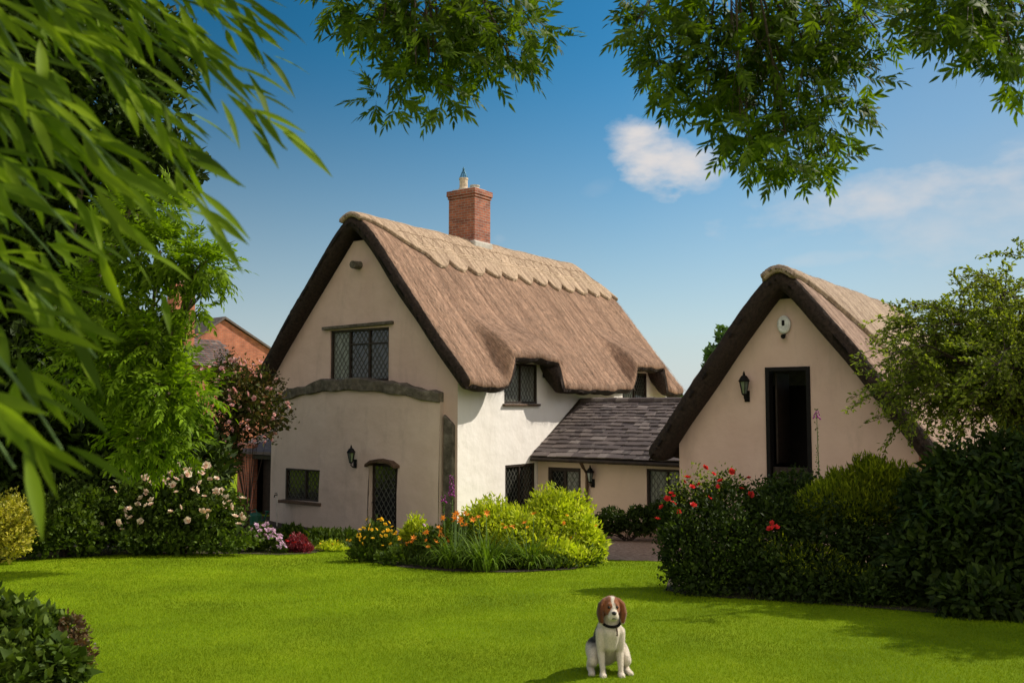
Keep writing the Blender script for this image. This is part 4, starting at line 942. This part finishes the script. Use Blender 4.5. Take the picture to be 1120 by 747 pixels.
# strap-leaved daylilies
def daylily(label, px, Y, rad, n, nf):
    base = gp(float(at(px, 600, Y)[0]), Y); r_ = thing('daylily', label, 'flowers', base, 0, 'daylilies in the island bed')
    Vs, Ts, k0 = [], [], 0
    for i in range(n):
        a = rng.uniform(0, 6.28); c_ = np.array([math.cos(a), math.sin(a), 0]); s0 = rng.uniform(0, rad * .5); L = rng.uniform(.45, .75); lean = rng.uniform(.15, .75)
        p = np.array([*(c_[:2] * s0 + rng.normal(size=2) * rad * .25), 0]); d = nrm(c_ * lean + np.array([0, 0, 1.])); side = np.array([-c_[1], c_[0], 0]) * .012
        pts_ = [];
        for q in range(6):
            pts_.append(p.copy()); p = p + d * L / 5; d = nrm(d + np.array([c_[0] * .12, c_[1] * .12, -.30 * (q + .4) * lean * 1.3]))
        V = []
        for q, pp in enumerate(pts_):
            w_ = (1 - (q / 5) ** 2) + .05; V += [pp - side * w_, pp + side * w_]
        T = []
        for q in range(5): T += [(2 * q, 2 * q + 1, 2 * q + 3), (2 * q, 2 * q + 3, 2 * q + 2)]
        Vs.append(np.array(V)); Ts.append(np.array(T) + k0); k0 += len(V)
    arr_mesh('foliage', np.concatenate(Vs), np.concatenate(Ts), LF['strap'], r_)
    b_ = MB(); fl_ = []
    for i in range(nf):
        x, y = rng.normal(size=2) * rad * .6; h = rng.uniform(.6, .85); b_.tube([(x * .5, y * .5, 0), (x * .8, y * .8, h * .6), (x, y, h)], [.006, .005, .004], 4); fl_.append(base + Vector((x, y, h)))
    b_.build('flower_stalk', M['greenstem'], r_)
    blossoms(r_, fl_, 'orange', .046)
daylily('leftmost clump of orange daylilies, under the foxglove', 497, 14.7, .28, 190, 12)
daylily('arching green daylily clump at the front of the island bed', 532, 14.3, .34, 260, 5)
daylily('daylily clump with few orange flowers before the lime shrub', 580, 14.6, .30, 170, 5)
# foxgloves
def foxglove(label, px, ptop, Y, pbase, nb, frac, tall):
    p0 = at(px, pbase, Y); p1 = at(px, ptop, Y); H = float(p1[2]) - float(gz(Y)); base = gp(float(p1[0]), Y)
    r_ = thing('foxglove', label, 'flower', base, 0, 'foxgloves')
    b_ = MB(); b_.tube([(0, 0, 0), (.02, 0, H * .5), (0, 0, H)], [.012, .009, .004], 5); b_.build('stem', M['greenstem'], r_)
    V, T = [], []
    b_ = MB(); 
    for k in range(nb):
        h = H * (1 - frac) + H * frac * k / nb; a = k * 2.4; s_ = .9 - .5 * k / nb
        c_, s0 = math.cos(a), math.sin(a); b_.tube([(.01 * c_, .01 * s0, h), (.04 * c_, .04 * s0, h - .01), (.06 * c_ * s_, .06 * s0 * s_, h - .035)], [.005, .011 * s_, .016 * s_], 6)
    b_.build('flower_bells', PT['purple'], r_, smooth=True)
    n = 40; P = np.stack([rng.normal(size=n) * .03, rng.normal(size=n) * .03, rng.uniform(0, H * .35, n)], 1); D = rdir(n); D[:, 2] = .3
    fg = leaf_geo(P, D, np.array([[0, 0, 1.]] * n), .2, .07, 'l', .3)
    n = 90; P = np.stack([rng.normal(size=n) * .012, rng.normal(size=n) * .012, rng.uniform(H * .35, H * 1.0, n)], 1); D = rdir(n); D[:, 2] = .5  # small seed pods up the stem, joined with the basal leaves
    V, T = cat_geo([fg, leaf_geo(P, D, rdir(n), .035, .02, 'q')]); arr_mesh('foliage', V, T, LF['mid'], r_)
foxglove('magenta foxglove spike in front of the corner post of the cottage', 494, 519, 15.2, 560, 26, .22, 1)
foxglove('thin fading foxglove spike left of the magenta one', 485, 540, 15.3, 570, 6, .1, 1)
foxglove('very tall thin foxglove standing beside the open outbuilding doorway', 893, 448, 13.6, 520, 9, .045, 1)
# hedge under the extension wall
hl = [ell(670, 572, 21.5, 24, 15), ell(700, 570, 21.3, 26, 16), ell(725, 568, 21, 22, 18), ell(655, 576, 21.8, 12, 10)]
shrub('low_hedge', 'low dark green hedge against the buff extension wall', 'hedge', (2.6, 21.5, float(gz(21.5))), hl, 260, .07, .05, LF['dark'])

# --- right-hand border
rl = [ell(762, 565, 11.9, 36, 34), ell(745, 600, 11.5, 24, 44), ell(790, 600, 11.4, 50, 50), ell(770, 625, 11.2, 40, 26), ell(800, 560, 12.0, 30, 36), ell(735, 570, 12, 14, 34)]
rr_b = shrub('rose_bush', 'dark rose bush with red flowers at the end of the right border', 'rose bush', (2.4, 11.8, float(gz(11.8))), rl, 420, .05, .032, LF['dark'], inner=.55, sr=.012, up=.4)
rtop = [ell(765, 540, 12, 34, 28), ell(740, 550, 12, 18, 30), ell(790, 535, 12.2, 28, 22)]
V, T = leaves(*above(*crown_pts(rtop, 260, .2, .2)), .045, .028); 
put('foliage', (V, T), LF['small'], rr_b)
blossoms(rr_b, [at(x, y, Y) for x, y, Y in ((752, 523, 11.8), (748, 527, 11.8), (737, 543, 11.7), (734, 540, 11.7), (730, 546, 11.7), (736, 551, 11.6), (758, 553, 11.5), (724, 555, 11.7), (788, 527, 11.9), (811, 535, 11.8), (819, 523, 11.9),
    (786, 532, 11.8), (765, 530, 11.8), (845, 572, 10.95), (849, 577, 10.95), (843, 579, 10.9), (742, 560, 11.5), (771, 512, 12), (780, 519, 12), (821, 541, 11.8), (757, 533, 11.7), (719, 568, 11.6), (776, 545, 11.6), (800, 516, 12))], 'red', .05)
dk = [ell(850, 590, 11.6, 50, 55), ell(905, 600, 11.3, 55, 60), ell(840, 625, 11.0, 46, 30), ell(900, 638, 10.7, 60, 26), ell(960, 610, 11.2, 50, 60), ell(860, 550, 12.2, 40, 34), ell(960, 650, 10.4, 50, 26)]
shrub('yew_shrub', 'dense dark evergreen shrub in the middle of the right border', 'shrub', (3.7, 11.4, float(gz(11.4))), dk, 420, .06, .03, LF['dark'], inner=.55, sr=.02, up=.3)
V, T = leaves(*above(*crown_pts([ell(890, 612, 10.75, 42, 14), ell(930, 628, 10.6, 34, 10), ell(850, 600, 11, 22, 12)], 420, .7, .25)), .06, .016, up=.1, rnd=.4)
put('foliage', (V, T), LF['conifer'], bpy.data.objects['yew_shrub'])
V, T = leaves(*above(*crown_pts([ell(775, 625, 10.9, 34, 30), ell(745, 590, 11.2, 16, 34), ell(800, 590, 11, 24, 24)], 160, .75, .3)), .05, .022)
put('foliage', (V, T), LF['mid'], rr_b)
cf = [ell(955, 528, 11.6, 36, 26), ell(920, 540, 11.6, 26, 24), ell(985, 535, 11.4, 28, 22), ell(940, 555, 11.3, 46, 22), ell(900, 555, 11.4, 22, 22)]
shrub('golden_conifer', 'yellow green feathery conifer top in front of outbuilding gable', 'conifer', (4.3, 11.6, float(gz(11.6))), cf, 900, .075, .018, LF['conifer'], inner=.6, up=.9, rnd=.45, sr=.015)
la = [ell(1050, 540, 10.6, 50, 50), ell(1100, 520, 10.6, 50, 46), ell(1060, 600, 10.2, 60, 60), ell(1120, 600, 10, 60, 80), ell(1020, 620, 10.3, 46, 50), ell(1080, 655, 9.4, 60, 30), ell(1150, 560, 10, 70, 90), ell(1010, 560, 10.8, 30, 40), ell(1180, 650, 9.3, 70, 70), ell(1230, 470, 10.6, 70, 110), ell(1300, 400, 10.8, 90, 120), ell(1260, 560, 10, 90, 110), ell(1380, 470, 10.6, 90, 150), ell(1350, 430, 9.5, 100, 120), ell(1400, 310, 9.7, 120, 120), ell(1222, 385, 10.8, 58, 90)]
shrub('laurel_shrub', 'large dark broad leaved laurel at the right edge', 'shrub', (5.3, 10.3, float(gz(10.3))), la, 300, .105, .045, LF['dark'], kind='l', inner=.55, sr=.025, up=-.1)

# --- small-leaved tree at the right
def twig_tree(label, base, ends, mat_l, L, w, trunk_r=.1, nsub=16):
    r_ = thing('small_leaved_tree', label, 'tree', base, 0); b_ = MB(tuple(base)); t_ = MB(tuple(base)); Ps, Ds = [], []
    q = random.Random(5); top = Vector(base) + Vector((-.15, 0, 1.9)); b_.tube([Vector(base), Vector(base) + Vector((.05, 0, 1)), top], [trunk_r, trunk_r * .8, trunk_r * .7], 8)
    for e in ends:
        e = Vector(e); m1 = top.lerp(e, .4) + Vector((0, 0, .45)); m2 = top.lerp(e, .75) + Vector((q.uniform(-.1, .1), 0, .4)); curve = [top, m1, m2, e]
        t_.tube(curve, [trunk_r * .35, trunk_r * .22, .012, .004], 5)
        for k in range(nsub):
            u = q.uniform(.25, 1.0); seg = min(2, int(u * 3)); p = curve[seg].lerp(curve[seg + 1], u * 3 - seg)
            d = (curve[seg + 1] - curve[seg]).normalized() * .6 + Vector((q.gauss(0, .6), q.gauss(0, .6), q.gauss(-.05, .5))); d.normalize(); ln = q.uniform(.25, .7)
            pts_ = [p, p + d * ln * .5 + Vector((0, 0, .03)), p + d * ln + Vector((0, 0, -.08))]; t_.tube(pts_, [.006, .004, .002], 4)
            m_ = int(ln * 75)
            for i in range(int(m_ * 1.15)):
                v = q.uniform(.1, 1.05); a = pts_[0].lerp(pts_[1], v * 2) if v < .5 else pts_[1].lerp(pts_[2], v * 2 - 1)
                Ps.append(tuple(a + Vector((q.gauss(0, .02), q.gauss(0, .02), q.gauss(0, .02))))); Ds.append(tuple(d + Vector((q.gauss(0, .8), q.gauss(0, .8), q.gauss(0, .6)))))
    b_.build('trunk', M['bark'], r_); t_.build('branch', M['twig'], r_)
    Ps = np.array(Ps); Ds = np.array(Ds); Nn = rng.normal(size=Ps.shape) * .6; Nn[:, 2] += .7
    put('foliage', leaf_geo(Ps, Ds, Nn, L * rng.uniform(.6, 1.3, len(Ps)), w * rng.uniform(.7, 1.2, len(Ps)), 'q'), mat_l, r_); return r_
ends = []
qq = random.Random(11)
for (x, y, n, sx, sy) in ((1005, 345, 4, 20, 10), (985, 375, 5, 16, 14), (1015, 390, 8, 30, 20), (975, 420, 6, 16, 16), (1020, 435, 6, 35, 14), (1060, 340, 6, 30, 14), (1070, 390, 8, 36, 24), (1105, 360, 7, 26, 26), (1095, 425, 6, 36, 20), (1060, 460, 2, 30, 8), (975, 455, 2, 10, 10), (1085, 300, 2, 20, 6), (1112, 320, 3, 16, 14), (1180, 380, 9, 50, 60), (1260, 380, 12, 60, 60), (1380, 360, 12, 60, 70), (1200, 440, 8, 60, 40)):
    for k in range(n): ends.append(at(x + qq.gauss(0, sx), y + qq.gauss(0, sy), (12.6 if x < 1150 else 11.3) + qq.gauss(0, .55)))
twig_tree('loose small leaved tree with fine dark twigs in front of outbuilding roof', gp(7.4, 13.0), ends, LF['small'], .062, .034)

# --- overhanging ash with its trunk to the right of the view
ab = gp(5.2, 3.2); ash = thing('ash_tree', 'overhanging ash with feathery leaf sprays across the top of the view', 'tree', ab)
b_ = MB(tuple(ab)); b_.tube([ab, ab + Vector((.1, 0, 1.6)), ab + Vector((-.1, .1, 3.2)), ab + Vector((-.4, .3, 5.0)), ab + Vector((-.6, .5, 7.0))], [.32, .27, .23, .2, .12], 12); b_.build('trunk', M['bark'], ash)
BL = ((5.6, ((378, 2, 28), (420, 20, 46), (480, 30, 50), (540, 28, 46), (585, 32, 28), (455, 70, 34), (425, 112, 22), (480, 105, 22), (520, 58, 36), (556, 62, 26), (450, 0, 60), (530, -20, 60), (470, 60, 40))),
      (5.9, ((700, 25, 26), (745, 45, 50), (800, 60, 60), (870, 50, 55), (930, 45, 42), (960, 35, 28), (735, 85, 30), (770, 110, 34), (810, 140, 38), (860, 150, 42), (905, 125, 40), (935, 95, 26), (845, 185, 20), (820, 170, 24), (905, 178, 22), (880, 190, 16), (800, -10, 70), (900, -10, 70), (720, 0, 40), (850, 100, 60), (790, 90, 40))),
      (5.3, ((1010, 18, 24), (1050, 28, 38), (1095, 28, 38), (1085, 62, 24), (1112, 88, 16), (1060, -10, 60), (1120, 20, 50))))
P_, D_ = [], []; tw = MB(tuple(ab)); br_ = MB(tuple(ab)); hub = ab + Vector((-.3, .25, 4.4)); q = random.Random(3)
for Y0, discs in BL:
    tw = MB(tuple(ab)); br_ = MB(tuple(ab))
    big = max(discs, key=lambda d: d[2]); hubc = Vector(at(big[0], -120, Y0 - .5)); 
    br_.tube([hub, hub.lerp(hubc, .5) + Vector((0, 0, .4)), hubc], [.12, .08, .04], 8)
    for (x, y, r) in discs:
        c_ = Vector(at(x, y, Y0 + q.uniform(-.35, .35))); up_ = hubc.lerp(c_, .6) + Vector((0, 0, .15)); tw.tube([hubc, up_, c_], [.014, .007, .004], 6)
        n = int(5 + (r / 10.0) ** 2 * 2.5)
        for k in range(n):
            a = q.uniform(0, 6.283); rr = r * math.sqrt(q.random()) * .85; p = Vector(at(x + rr * math.cos(a), y + rr * math.sin(a) * .85 - 6, Y0 + q.gauss(0, .28)))
            d = Vector((math.cos(a) * rr / r * .9 + q.gauss(0, .35), q.gauss(0, .55), -.18 - math.sin(a) * rr / r * .8 + q.gauss(0, .3)))
            P_.append(tuple(p)); D_.append(tuple(d))
            if k % 4 == 0: tw.tube([up_.lerp(c_, q.uniform(.3, 1)), p], [.003, .0018], 4)
    br_.build('limb', M['bark'], ash); tw.build('twig', M['twig'], ash)
for k in range(1100):      # unseen crown above the view, added to shade the hanging sprays
    P_.append((q.uniform(-3.2, 5.5), q.uniform(.5, 5.6), 5.6 + q.gauss(0, .55))); D_.append((q.gauss(0, 1), q.gauss(0, 1), -.2))
P_ = np.array(P_); D_ = np.array(D_); Nn = rng.normal(size=P_.shape) * .45; Nn[:, 1] -= .8; Nn[:, 2] += .45
put('foliage', compound(P_, D_, Nn, rng.uniform(.13, .21, len(P_)), 5, .068, .018, spread=48, droop=.05), LF['ash'], ash)

# --- willow-leaved tree hanging in from the left, close to the camera
wb = gp(-3.0, 1.6); wt = thing('willow_tree', 'close long leaved branches hanging in from the left edge', 'tree', wb)
b_ = MB(tuple(wb)); b_.tube([wb, wb + Vector((.1, 0, 1.5)), wb + Vector((0, .1, 3.4))], [.2, .17, .12], 10); b_.build('trunk', M['bark'], wt)
q = random.Random(21); Pl, Dl, Nl, Ll, Wl = [], [], [], [], []; tw = MB(tuple(wb))
SPR = [((60, -60), (338, 172), 2.3), ((40, -30), (262, 266), 2.2), ((120, -90), (335, 45), 2.6), ((60, -120), (300, -5), 2.6), ((-60, 250), (130, 400), 1.9), ((-60, 330), (92, 500), 1.6), ((0, 90), (215, 250), 2.1),
       ((-40, 60), (170, 290), 2.2), ((-40, -40), (230, 150), 2.3), ((20, -80), (290, 120), 2.5), ((-60, 0), (150, 200), 1.9), ((-80, 400), (40, 520), 1.5), ((-70, 130), (110, 270), 1.9),
       ((0, -100), (200, 60), 2.4), ((100, -110), (320, 90), 2.8), ((-40, -90), (110, 60), 2.1), ((30, 20), (240, 190), 2.7), ((-60, 250), (75, 370), 2.1),
       ((0, -60), (170, 110), 2.6), ((-60, 40), (100, 150), 2.5), ((-60, -60), (50, 80), 1.9), ((50, -70), (240, 30), 2.2), ((-50, 180), (90, 300), 2.4), ((-60, 80), (60, 190), 2.2), ((150, -100), (260, 10), 2.3)]
for (a, b__, Y) in SPR:
    A = Vector(at(a[0] - 14, a[1], Y + .25)); B = Vector(at(b__[0] - 24, b__[1] - 8, Y)); L = (B - A).length; mid = A.lerp(B, .5) + Vector((0, 0, L * .12))
    cv = [A.lerp(mid, t_).lerp(mid.lerp(B, t_), t_) for t_ in np.linspace(0, 1, 9)]; tw.tube(cv, [.005] * 5 + [.004, .003, .0025, .002], 5)
    nL = int(L / .031)
    for k in range(nL):
        t_ = .15 + .85 * k / nL; i = min(7, int(t_ * 8)); p = cv[i].lerp(cv[i + 1], t_ * 8 - i); d = (cv[i + 1] - cv[i]).normalized(); s_ = d.cross(Vector((0, -.8, .6))).normalized() * (1 if k % 2 else -1)
        v = d * 1.0 + s_ * q.uniform(.1, .5) + Vector((.22 + q.gauss(0, .1), q.gauss(0, .15), .02 + q.gauss(0, .15)))
        p = p + Vector((q.gauss(0, .03), q.gauss(0, .08), q.gauss(0, .03)))
        Pl.append(tuple(p)); Dl.append(tuple(v)); Nl.append((q.gauss(0, .35), -.6 + q.gauss(0, .4), .7)); l_ = q.uniform(.12, .18); Ll.append(l_); Wl.append(l_ * q.uniform(.10, .155))
for k in range(1900):      # unseen canopy over the view, added to dapple the near leaves with shade
    Y = q.uniform(.6, 3.6); Pl.append((q.uniform(-2.6, .9), Y, 2.0 + .48 * Y + q.uniform(.15, 1.0))); Dl.append((q.gauss(0, .7), q.gauss(0, .7), -.6)); Nl.append((q.gauss(0, .5), q.gauss(0, .5), .8)); Ll.append(q.uniform(.12, .17)); Wl.append(.03)
put('foliage', leaf_geo(np.array(Pl), np.array(Dl), np.array(Nl), np.array(Ll), np.array(Wl) * 1.12, 'w', .16), LF['near'], wt)
tw.build('twig', M['greenstem'], wt)

# ------------------------------------------------------------------ the dog: one continuous body
dgp = gp(.675, 6.55, -.010); dog = thing('dog', 'sitting white and tan beagle with long ears and dark collar on the lawn', 'dog', dgp, math.radians(4))
bm = bmesh.new()
def blob(p, r_, sc=(1, 1, 1), rot=None):
    m_ = Matrix.Translation(p) @ (rot.to_matrix().to_4x4() if rot else Matrix.Identity(4)) @ Matrix.Diagonal((r_ * sc[0], r_ * sc[1], r_ * sc[2], 1))
    bmesh.ops.create_icosphere(bm, subdivisions=3, radius=1, matrix=m_)
def chain(pts_, rad, sc=(1, 1, 1)):
    for i in range(len(pts_) - 1):
        a, b__ = Vector(pts_[i]), Vector(pts_[i + 1]); n = max(2, int((b__ - a).length / .012))
        for k in range(n + 1): t_ = k / n; blob(a.lerp(b__, t_), rad[i] + (rad[i + 1] - rad[i]) * t_, sc)
chain([(0, .27, .12), (0, .20, .22), (0, .10, .30), (0, .05, .33)], [.105, .10, .088, .078])
chain([(0, .015, .30), (0, .03, .22)], [.064, .052]); chain([(0, .10, .22), (0, .2, .14)], [.08, .09])
chain([(0, .05, .34), (0, .025, .385), (0, .01, .43)], [.072, .058, .056])
blob(Vector((0, .01, .478)), .069, (1.04, 1.05, .96)); blob(Vector((0, -.03, .462)), .053, (1.1, 1, .95))
chain([(0, -.05, .446), (0, -.088, .437)], [.040, .031], (1, 1, .95)); chain([(-.014, -.08, .422), (.0, -.05, .42)], [.026, .034]); blob(Vector((.014, -.08, .422)), .026)
for sx_ in (-1, 1):
    blob(Vector((.022 * sx_, -.052, .492)), .020)
    chain([(.055 * sx_, .0, .512), (.080 * sx_, -.01, .480), (.086 * sx_, -.014, .435), (.078 * sx_, -.022, .388)], [.020, .030, .038, .027], (.66, 1.2, 1))
    chain([(.062 * sx_, .045, .29), (.068 * sx_, .045, .22), (.070 * sx_, .05, .165), (.068 * sx_, .02, .10), (.066 * sx_, .0, .055), (.067 * sx_, -.006, .03)], [.048, .038, .029, .0225, .0185, .020])
    chain([(.067 * sx_, -.012, .022), (.068 * sx_, -.035, .018)], [.024, .020], (1.1, 1, .9))
    for t3 in (-.013, 0, .013): blob(Vector((.068 * sx_ + t3, -.047, .013)), .011)
    chain([(.07 * sx_, .23, .14), (.102 * sx_, .15, .130), (.122 * sx_, .09, .105)], [.085, .058, .036]); chain([(.122 * sx_, .09, .095), (.13 * sx_, .17, .045)], [.04, .028])
    chain([(.13 * sx_, .17, .03), (.135 * sx_, .07, .02), (.142 * sx_, .03, .018)], [.024, .021, .022], (1.1, 1, .85))
chain([(0, .34, .06), (.09, .42, .03), (.17, .44, .03)], [.028, .02, .012])
me = bpy.data.meshes.new('body'); bm.to_mesh(me); bm.free()
tmp = bpy.data.objects.new('body', me); COL.objects.link(tmp)
rm_ = tmp.modifiers.new('remesh', 'REMESH'); rm_.mode = 'VOXEL'; rm_.voxel_size = .0055
sm_ = tmp.modifiers.new('smooth', 'SMOOTH'); sm_.iterations = 5; sm_.factor = .5
dgr = bpy.context.evaluated_depsgraph_get(); body_me = bpy.data.meshes.new_from_object(tmp.evaluated_get(dgr)); bpy.data.objects.remove(tmp); body_me.name = 'dog_body'
ca = body_me.color_attributes.new('coat', 'FLOAT_COLOR', 'POINT'); cols = []
Wt, Tan, Dk, Blk = (.68, .61, .50), (.25, .085, .026), (.07, .025, .010), (.02, .016, .014)
def sst(a, b_, x): t_ = max(0, min(1, (x - a) / (b_ - a))); return t_ * t_ * (3 - 2 * t_)
for v in body_me.vertices:
    x, y, z = v.co; n_ = noise.noise(v.co * 22) * .012; c_ = Vector(Wt)
    if z > .375:
        ax = abs(x - .004 + n_)
        side = sst(.009, .015, ax - max(0, (.462 - z)) * .9 - max(0, -y - .075) * 1.6)
        low_ = sst(.415, .43, z + n_ + max(0, ax - .03) * .6) ; back = sst(-.01, .02, y + n_) * sst(.395, .42, z)
        c_ = c_.lerp(Vector(Tan), max(side * low_, back))
        if ax > .062: c_ = Vector(Tan).lerp(Vector(Dk), sst(.065, .095, ax) * (.9 if x < 0 else .45))  # left ear's extra darkness is shadow put into the coat colour
    sad = sst(.10, .13, y + n_) * sst(.17, .2, z + n_) * (1 - sst(.36, .39, z))
    c_ = c_.lerp(Vector(Blk), sad)
    if z < .2 and y > .2: c_ = c_.lerp(Vector(Tan), .5 * sst(.2, .26, y))
    cols += [c_[0], c_[1], c_[2], 1]
ca.data.foreach_set('color', cols)
m, t, b = mat_base('short_dog_fur'); at_ = N(t, 'ShaderNodeAttribute', attribute_name='coat')
t.links.new(mixc(t, .8, at_.outputs['Color'], ramp(t, tnoise(t, scaled(t, coord(t), (1, 1, .35)), 130, 4, .7), [(.3, (.72, .7, .68)), (.7, (1.1, 1.1, 1.1))]), 'MULTIPLY'), b.inputs['Base Color'])
b.inputs['Roughness'].default_value = .85; b.inputs['Specular IOR Level'].default_value = .2; b.inputs['Sheen Weight'].default_value = .25
bump(t, tnoise(t, scaled(t, coord(t), (1, 1, .3)), 220, 4, .7), b, .6, .003)
dog.scale = (.93, 1, 1)
body = finish(body_me, 'body', m, dog, True)
nv = len(body_me.vertices); VC = np.zeros(nv * 3, np.float32); body_me.vertices.foreach_get('co', VC); VC = VC.reshape(-1, 3)
VN = np.zeros(nv * 3, np.float32); body_me.vertices.foreach_get('normal', VN); VN = VN.reshape(-1, 3); CC = np.array(cols).reshape(-1, 4)
hi = rng.integers(0, nv, 60000); P = VC[hi] + rng.normal(size=(60000, 3)) * .0015; Nn = VN[hi]; flow = np.zeros_like(P); flow[:, 2] = -1; flow[:, 1] = .35
D = nrm(nrm(flow - Nn * (flow * Nn).sum(1, keepdims=True)) + Nn * .32 + rng.normal(size=P.shape) * .22)
hl_ = np.where((P[:, 1] < -.03) & (P[:, 2] > .40), .003, .0085) * rng.uniform(.6, 1.3, 60000); S = nrm(np.cross(D, Nn)) * .0007
V = np.stack([P - S, P + S, P + D * hl_[:, None]], 1).reshape(-1, 3); fo = arr_mesh('fur', V, np.arange(180000).reshape(-1, 3), m, dog)
fa = fo.data.color_attributes.new('coat', 'FLOAT_COLOR', 'POINT'); fc_ = np.repeat(CC[hi] * rng.uniform(.75, 1.2, (60000, 1)), 3, 0); fa.data.foreach_set('color', fc_.astype(np.float32).ravel())
M['eye'] = mat_flat('dark_eye', (.008, .004, .002), .25, 0, .3); M['nose'] = mat_flat('black_nose', (.012, .010, .010), .35)
for sx_ in (-1, 1):
    b_ = MB(); b_.lathe([(.002, -.0105), (.0075, -.0075), (.0125, 0), (.0085, .0085), (.002, .0115)], (.029 * sx_, -.066, .482), 10); b_.build('eye', M['eye'], dog, True)
b_ = MB(); b_.lathe([(.003, -.012), (.012, -.009), (.018, 0), (.016, .009), (.004, .013)], (0, -.112, .452), 12); b_.build('nose', M['nose'], dog, True)
b_ = MB(); b_.tube([(.004 - .018, -.106, .415), (.0, -.117, .419), (.0 + .018, -.106, .415)], .003, 5); b_.build('mouth', M['nose'], dog)
b_ = MB(); pts_ = [Vector((.069 * math.cos(a), .022 + .074 * math.sin(a), .372 + .022 * math.sin(a))) for a in np.linspace(0, 2 * math.pi, 29)]; b_.tube(pts_, .0095, 6); col_ = b_.build('collar', M['black'], dog, True)
b_ = MB(); b_.tube([(.024, -.052, .352), (.028, -.07, .325), (.028, -.074, .295)], [.004, .006, .007], 6); b_.build('tag', M['sill'], col_)

# odds and ends by the wall: a standpipe and the green cover beside the crimson shrub
p_ = hw(-2.05, -.75, 0); sp = thing('standpipe', 'thin grey standpipe with tap below the cottage window', 'tap', (p_.x, p_.y, float(gz(p_.y))), -TH)
b_ = MB(); b_.tube([(0, 0, 0), (0, 0, .86)], .018, 7); b_.build('pipe', M['cement'], sp)
b_ = MB(); b_.tube([(0, 0, .80), (0, -.09, .80), (0, -.10, .74)], .014, 6); b_.tube([(-.04, -.05, .84), (.04, -.05, .84)], .008, 5); b_.build('tap', M['black'], sp)
p_ = hw(-2.35, -1.2, 0); gc = thing('watering_can', 'dark green garden can beside the crimson shrub at the wall foot', 'watering can', (p_.x, p_.y, float(gz(p_.y))), -TH)
M['greenplastic'] = mat_flat('green_plastic', (.01, .09, .05), .45)
b_ = MB(); b_.lathe([(.15, 0), (.17, .02), (.17, .30), (.12, .36), (.10, .36)], (0, 0, 0), 16); b_.build('tank', M['greenplastic'], gc, False)
b_ = MB(); b_.tube([(.15, 0, .06), (.34, 0, .22), (.44, 0, .40)], [.03, .02, .016], 8); b_.lathe([(.02, .38), (.06, .43), (.06, .44)], (.45, 0, 0), 10); b_.build('spout', M['greenplastic'], gc)
b_ = MB(); b_.tube([(-.16, 0, .08), (-.26, 0, .22), (-.16, 0, .40), (0, 0, .46), (.09, 0, .36)], .014, 7); b_.build('handle', M['greenplastic'], gc)
